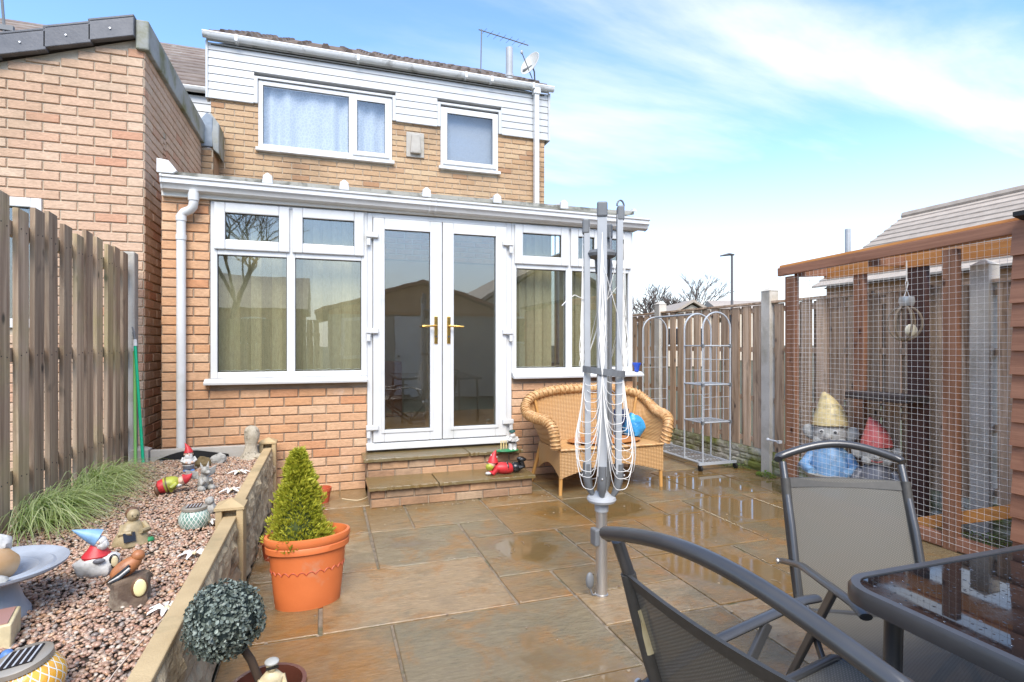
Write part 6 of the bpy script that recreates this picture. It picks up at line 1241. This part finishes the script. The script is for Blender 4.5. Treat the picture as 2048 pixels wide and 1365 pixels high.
for q in range(9): a = rg.uniform(0,6.28); i = rg.randint(0,4); sp_.ell((p[i][0]-0.098+r[i]*math.cos(a),r[i]*math.sin(a),p[i][2]),0.006,7,5)
L(sp_, 'hat_spots', 'white', t, ho)
gx, gy = G(1019,906,0.323)
t = thing('cricketer_gnome', 'white clad gnome with dark cap and three stumps on a green base, top step', 'gnome', (gx,gy+0.05,0.323))
L(MB().ell((0,0,0.012),(0.105,0.05,0.016),18,8,wob=0.2), 'base', 'green', t); wk = L(MB().box(-0.066,-0.010,-0.006,0.006,0.092,0.100), 'bails', 'cream', t)
for q in range(3): L(MB().tube([(-0.062+q*0.024,0,0.012),(-0.062+q*0.024,0,0.094)],0.006,8), 'stump', 'paleyel', t)
for s_ in (-1,1): L(MB().tube([(0.045+s_*0.018,0,0.016),(0.045+s_*0.018,0,0.075)],[0.020,0.022],10), 'leg', 'white', t); L(MB().ell((0.040+s_*0.018,-0.012,0.022),(0.018,0.028,0.014)), 'boot', 'white', t)
L(MB().ell((0.045,0,0.105),(0.040,0.034,0.045)), 'jumper', 'white', t); L(MB().lathe([(0.040,0.082),(0.041,0.087),(0.039,0.092)],(0.045,0,0),16), 'belt', 'black', t); L(MB().tube([(0.03,-0.02,0.125),(0.005,-0.035,0.105),(-0.015,-0.03,0.11)],[0.014,0.012,0.010],8), 'arm', 'white', t); L(MB().tube([(0.075,-0.01,0.128),(0.090,-0.025,0.10),(0.06,-0.045,0.095)],[0.014,0.012,0.010],8), 'arm', 'white', t)
L(MB().ell((0.042,-0.006,0.158),(0.027,0.027,0.027)), 'face', 'skin', t); L(MB().ell((0.040,-0.022,0.145),(0.026,0.018,0.022),wob=0.2), 'beard', 'white', t); co = L(MB().ell((0.042,0.0,0.178),(0.029,0.029,0.016)), 'cap', 'dgreen', t); L(MB().ell((0.030,-0.026,0.174),(0.02,0.018,0.004)), 'peak', 'dgreen', t, co)
# little figure in the brown pot
t = thing('small_figure', 'pale little man figure in flat cap standing in the brown pot', 'ornament', (potc.x+0.015,potc.y-0.055,0.202), R(10)); k = 0.155
L(MB().lathe([(0.16*k,0.0),(0.17*k,0.3*k),(0.20*k,0.5*k),(0.21*k,0.62*k),(0.12*k,0.72*k),(0.07*k,0.76*k)],n=16,sy=0.8), 'coat', 'cream', t); L(MB().ell((0,-0.02*k,0.84*k),(0.10*k,0.10*k,0.11*k)), 'head', 'cream', t); L(MB().ell((0,-0.03*k,0.93*k),(0.13*k,0.14*k,0.05*k)), 'flat_cap', 'stoneg', t); L(MB().box(-0.11*k,0.11*k,-0.125*k,-0.10*k,0.83*k,0.875*k), 'dark_glasses', 'black', t)
for s_ in (-1,1): L(MB().tube([(s_*0.18*k,0,0.62*k),(s_*0.23*k,-0.06*k,0.42*k),(s_*0.10*k,-0.17*k,0.40*k)],[0.06*k,0.055*k,0.045*k],8), 'arm', 'cream', t)
# two big gnomes in the run
def elf(label, loc, h, rz, hat, top):
    t = thing('elf_statue', label, 'statue', loc, rz); k = h
    L(MB().lathe([(0.17*k,0.0),(0.18*k,0.10*k),(0.16*k,0.25*k),(0.17*k,0.36*k),(0.14*k,0.48*k),(0.07*k,0.56*k)],n=22,wob=0.1), 'body', top, t); L(MB().lathe([(0.12*k,0.20*k),(0.19*k,0.28*k),(0.20*k,0.30*k),(0.17*k,0.30*k),(0.0,0.27*k)],(0,-0.12*k,0),22), 'basket', m_gstone, t)
    L(MB().ell((0,-0.02*k,0.645*k),(0.14*k,0.125*k,0.125*k),18,12), 'face', 'stoneg', t); L(MB().ell((0,-0.155*k,0.635*k),(0.032*k,0.04*k,0.03*k)), 'nose', 'stoneg', t)
    for s_ in (-1,1):
        L(MB().ell((s_*0.17*k,0.0,0.65*k),(0.06*k,0.03*k,0.075*k),M=Matrix.Rotation(R(s_*28),4,'Y')), 'ear', 'stoneg', t); eo = L(MB().ell((s_*0.055*k,-0.122*k,0.675*k),(0.028*k,0.014*k,0.024*k)), 'eye', 'white', t); L(MB().ell((s_*0.055*k,-0.136*k,0.675*k),(0.012*k,0.006*k,0.014*k),8,6), 'pupil', 'black', t, eo)
        L(MB().tube([(s_*0.14*k,0,0.44*k),(s_*0.21*k,-0.08*k,0.34*k),(s_*0.12*k,-0.22*k,0.31*k)],[0.055*k,0.05*k,0.04*k],10), 'arm', top, t); L(MB().ell((s_*0.08*k,-0.07*k,0.58*k),(0.06*k,0.06*k,0.05*k)), 'cheek', 'stoneg', t)
    L(MB().tube([(-0.05*k,-0.130*k,0.585*k),(0,-0.140*k,0.575*k),(0.05*k,-0.130*k,0.585*k)],0.007*k,6), 'mouth', 'pink', t)
    p, r = hatpts(0.73*k,0.135*k,0.30*k,(-0.06*k,0.02*k)); r = [0.140*k*(1-(i/7)**1.6)**0.9+0.012*k for i in range(8)]; L(MB().tube(p, r, 18), 'hat', hat, t)
elf('large elf statue with tall pale yellow hat and blue top behind the wire mesh', (3.86,3.42,0), 0.86, R(-55), 'paleyel', 'lblue')
elf('large elf statue with faded red hat behind the timber post in the mesh run', (3.93,3.08,0), 0.70, R(-50), 'pink', 'grey')

# ================================================================ beyond the garden
m_far_wall = MAT('far_render',(0.58,0.50,0.40),(0.52,0.44,0.34),2,0.9); m_far_brick = MAT('far_brick',(0.46,0.28,0.18),(0.40,0.24,0.15),6,0.9)
# house to the right
rh = thing('neighbour_house', 'house with pale weathered tiled roof rising behind the mesh run', 'house', (14.3, 6.0, 0))
MB().box(11.45,17.2,-3.0,10.25,0,2.85).build('wall', m_far_brick, rh)
def rows(par, xe, ze, xr, zr, y0, y1, n, m):
    for k in range(n):
        a, b = k/n, (k+1.12)/n; x0_, z0_, x1_, z1_ = xe+(xr-xe)*a, ze+(zr-ze)*a, xe+(xr-xe)*min(b,1), ze+(zr-ze)*min(b,1)
        MB().prism([(x0_,y0,z0_+0.045),(x1_,y0,z1_+0.012),(x1_,y0,z1_-0.03),(x0_,y0,z0_-0.0)], (0,y1-y0,0)).build('tile_course', m, par)
rows(rh, 11.2, 2.64, 14.3, 4.60, -3.2, 10.45, 13, m_tile_p); rows(rh, 17.4, 2.64, 14.3, 4.60, -3.2, 10.45, 13, m_tile_p)
MB().prism([(11.3,10.2,2.6),(17.3,10.2,2.6),(14.3,10.2,4.5)], (0,-13.2,0)).build('gable', m_far_brick, rh); MB().tube([(14.3,-3.2,4.62),(14.3,10.45,4.62)], 0.11, 8).build('ridge', m_tile_p, rh)
MB().lathe([(0.07,3.2),(0.07,4.28)], (12.9,10.9,0), 10).build('vent_pipe', m_gplast, rh)
def farhouse(label, x, y, w, d, ze, zr, wallm, rz=0, ridge='x', name='far_house'):
    t = thing(name, label, 'house', (x,y,0), rz); L(MB().box(-w/2,w/2,-d/2,d/2,0,ze), 'wall', wallm, t)
    if ridge == 'x': L(MB().prism([(-w/2-0.3,-d/2-0.3,ze),(-w/2-0.3,d/2+0.3,ze),(-w/2-0.3,0,zr)],(w+0.6,0,0)), 'roof', m_tile_p, t)
    else:
        L(MB().prism([(-w/2,-d/2,ze),(w/2,-d/2,ze),(0,-d/2,zr-0.12)],(0,d,0)), 'gable', wallm, t)
        for s_ in (-1,1): L(MB().prism([(s_*(w/2+0.35),-d/2-0.3,ze-0.1),(0,-d/2-0.3,zr),(0,-d/2-0.3,zr+0.16),(s_*(w/2+0.35),-d/2-0.3,ze+0.06)],(0,d+0.6,0)), 'roof', m_tile_p, t)
    for q in (-0.28,0.28):
        wf_ = MB(); wf_.box(q*w-0.6,q*w+0.6,-d/2-0.06,-d/2+0.02,ze-1.5,ze-0.4); wo_ = L(wf_, 'window', m_upvc, t); L(MB().box(q*w-0.52,q*w+0.52,-d/2-0.075,-d/2-0.062,ze-1.42,ze-0.48), 'pane', m_solar, t, wo_)
    return t
def far(px_, zc_): u = (px_-CX)/F_PX; xc = u*zc_; return SN*zc_+CS*xc, CS*zc_-SN*xc
x, y = far(1348, 36); farhouse('far cream gabled house just showing over the fence near the conservatory', x, y, 3.2, 7, 2.7, 3.75, m_far_wall, R(-18), 'y')
x, y = far(1290, 44); farhouse('far long grey roofed house just showing over the fence beside the cream gable', x, y, 6.5, 7, 2.6, 3.7, m_far_wall, R(-18), 'x')
x, y = far(1475, 48); farhouse('far low roofed house behind the street lamp', x, y, 4.5, 6, 4.2, 5.1, m_far_wall, R(-25), 'x')
x, y = far(1775, 30); farhouse2 = lambda lab, x, y: (lambda t: (L(MB().box(-1.3,0.15,-2,2,0,4.35),'white_bay',m_upvc,t), L(MB().box(0.152,1.4,-1.9,2,0,4.4),'brick_bay',m_far_brick,t), L(MB().box(-1.4,1.5,-2.1,2.1,4.402,4.5),'flat_roof',m_tile_p,t)))(thing('far_house', lab, 'house', (x,y,0), R(-30)))
farhouse2('far flat roofed white and brick house seen through the mesh run', x, y)
0 and farhouse('far flat fronted white and brick house seen through the mesh run', x, y, 2.4, 4, 4.1, 4.4, m_far_brick, R(-30), 'x')
# street lamp
x, y = far(1464, 23)
sl_ = thing('street_lamp', 'tall grey street lamp with single head beyond the fence', 'street lamp', (x,y,0)); m_sl = MAT('lamp_column',(0.13,0.12,0.12),rough=0.6)
L(MB().tube([(0,0,0),(0,0,1.2),(0,0,1.21),(0,0,5.0)],[0.085,0.085,0.06,0.05],10), 'column', m_sl, sl_); L(MB().tube([(0.08,-0.03,5.0),(-0.12,0.04,5.02),(-0.46,0.16,4.95)],[0.06,0.11,0.05],10,flat=0.55), 'lamp_head', m_sl, sl_)
# bare trees
m_twig = MAT('bare_twig',(0.13,0.10,0.085),(0.09,0.07,0.06),6,0.9)
def bare_tree(label, x, y, h, seed, spread=1.0, depth=5, r0=0.09, nb=3, taper=0.6):
    rg = random.Random(seed); t = thing('bare_tree', label, 'tree', (x,y,0)); tr_ = MB(); cr = MB()
    def grow(p, d, Ln, r, lev):
        q = p + d*Ln; mid = p.lerp(q,0.5)+Vector((rg.uniform(-1,1),rg.uniform(-1,1),rg.uniform(-1,1)))*Ln*0.07
        (tr_ if lev < 1 else cr).tube([p,mid,q],[r,r*0.85,r*0.65],6 if lev < 2 else 3, caps=False)
        if lev >= depth: return
        for i in range(nb if lev else nb+1):
            a = rg.uniform(0,6.283); s = rg.uniform(0.35,0.85)*spread; dd = (d + Vector((math.cos(a)*s,math.sin(a)*s,rg.uniform(-0.15,0.35)))).normalized(); st_ = p.lerp(q, rg.uniform(0.6,1.0)) if i else q
            grow(st_, dd, Ln*rg.uniform(0.6,0.82), r*taper, lev+1)
    grow(Vector((0,0,0)), Vector((0,0,1)), h*0.32, r0, 0); tr_.build('trunk', m_bark, t, smooth=True, world=False); cr.build('crown', m_twig, t, world=False)
x, y = far(1292, 62); bare_tree('far bare tree above the fence next to the airer', x, y, 8.6, 3, 1.0, 5, 0.16, 3, 0.72)
x, y = far(1325, 64); bare_tree('far bare tree above the fence behind the concrete post', x, y, 8.8, 5, 0.9, 5, 0.15, 3, 0.72)
x, y = far(1386, 60); bare_tree('far slender bare tree between the cream gable and the street lamp', x, y, 9.6, 9, 0.75, 5, 0.12, 3, 0.72)
# what stands behind the photographer and shows in the glass: garage, fence, trees
m_dash = MAT('pebbledash',(0.56,0.50,0.43),(0.34,0.29,0.24),70,0.95,bump=0.9,bscale=110)
ga = thing('garage', 'pebbledashed garage with white door and window at the rear of the garden', 'garage', (2.2,-4.5,0))
MB().box(0.1,4.3,-8.5,-3.2,0,2.05).build('wall', m_dash, ga)
MB().prism([(0.1,-3.21,2.051),(4.3,-3.21,2.051),(2.2,-3.21,2.74)],(0,-5.2,0)).build('gable', MAT('orange_render',(0.56,0.34,0.19),(0.48,0.28,0.15),5,0.85), ga)
m_pan = MAT('red_pantile',(0.30,0.11,0.07),(0.22,0.08,0.05),6,0.8)
for s_ in (-1,1): MB().prism([(2.2,-3.0,2.76),(2.2+s_*2.4,-3.0,1.98),(2.2+s_*2.4,-3.0,2.05),(2.2,-3.0,2.84)],(0,-5.8,0)).build('roof', m_pan, ga)
gd = MB().box(1.55,2.5,-3.195,-3.14,0.0,1.95).build('door', m_upvc, ga, bev=0.01); MB().ell((1.65,-3.11,1.0),0.03,8,6).build('handle', m_char, gd)
gw = MB(); gw.box(0.35,1.15,-3.195,-3.14,0.95,1.9); gwo = gw.build('window', m_upvc, ga, bev=0.01); MB().box(0.43,1.07,-3.138,-3.13,1.03,1.82).build('pane', MAT('drawn_blind',(0.5,0.48,0.42),rough=0.3), gwo)
MB().box(0.1,4.3,-3.198,-3.15,1.98,2.045).build('bargeboard', MAT('orange_board',(0.45,0.22,0.10),rough=0.6), ga)
rfn = thing('rear_fence', 'brown boarded fence across the rear of the garden', 'fence', (-2.5,-3.4,0)); rq = random.Random(1)
for k in range(34): MB().box(-5.2+k*0.15,-5.2+k*0.15+0.135,-3.42,-3.40,0.05,1.85+rq.uniform(-.02,.02)).build('board', m_fence_l, rfn)
for z in (0.5,1.5): MB().box(-5.2,-0.1,-3.46,-3.425,z-0.04,z+0.04).build('rail', m_fence_l, rfn)
bare_tree('spreading bare tree beyond the rear fence', -2.6, -8.5, 8.0, 21, 1.15, 6, 0.10)
bare_tree('second bare tree beyond the rear fence', -6.5, -9.5, 8.0, 33, 1.1, 6, 0.10)
farhouse('brick house with grey roof beyond the rear fence', -5.5, -19, 9, 7, 2.8, 4.6, m_far_brick, R(180), 'x')
farhouse('rendered gabled house beyond the garage', 9.0, -15, 6.5, 8, 2.8, 4.8, m_far_wall, R(180), 'y')
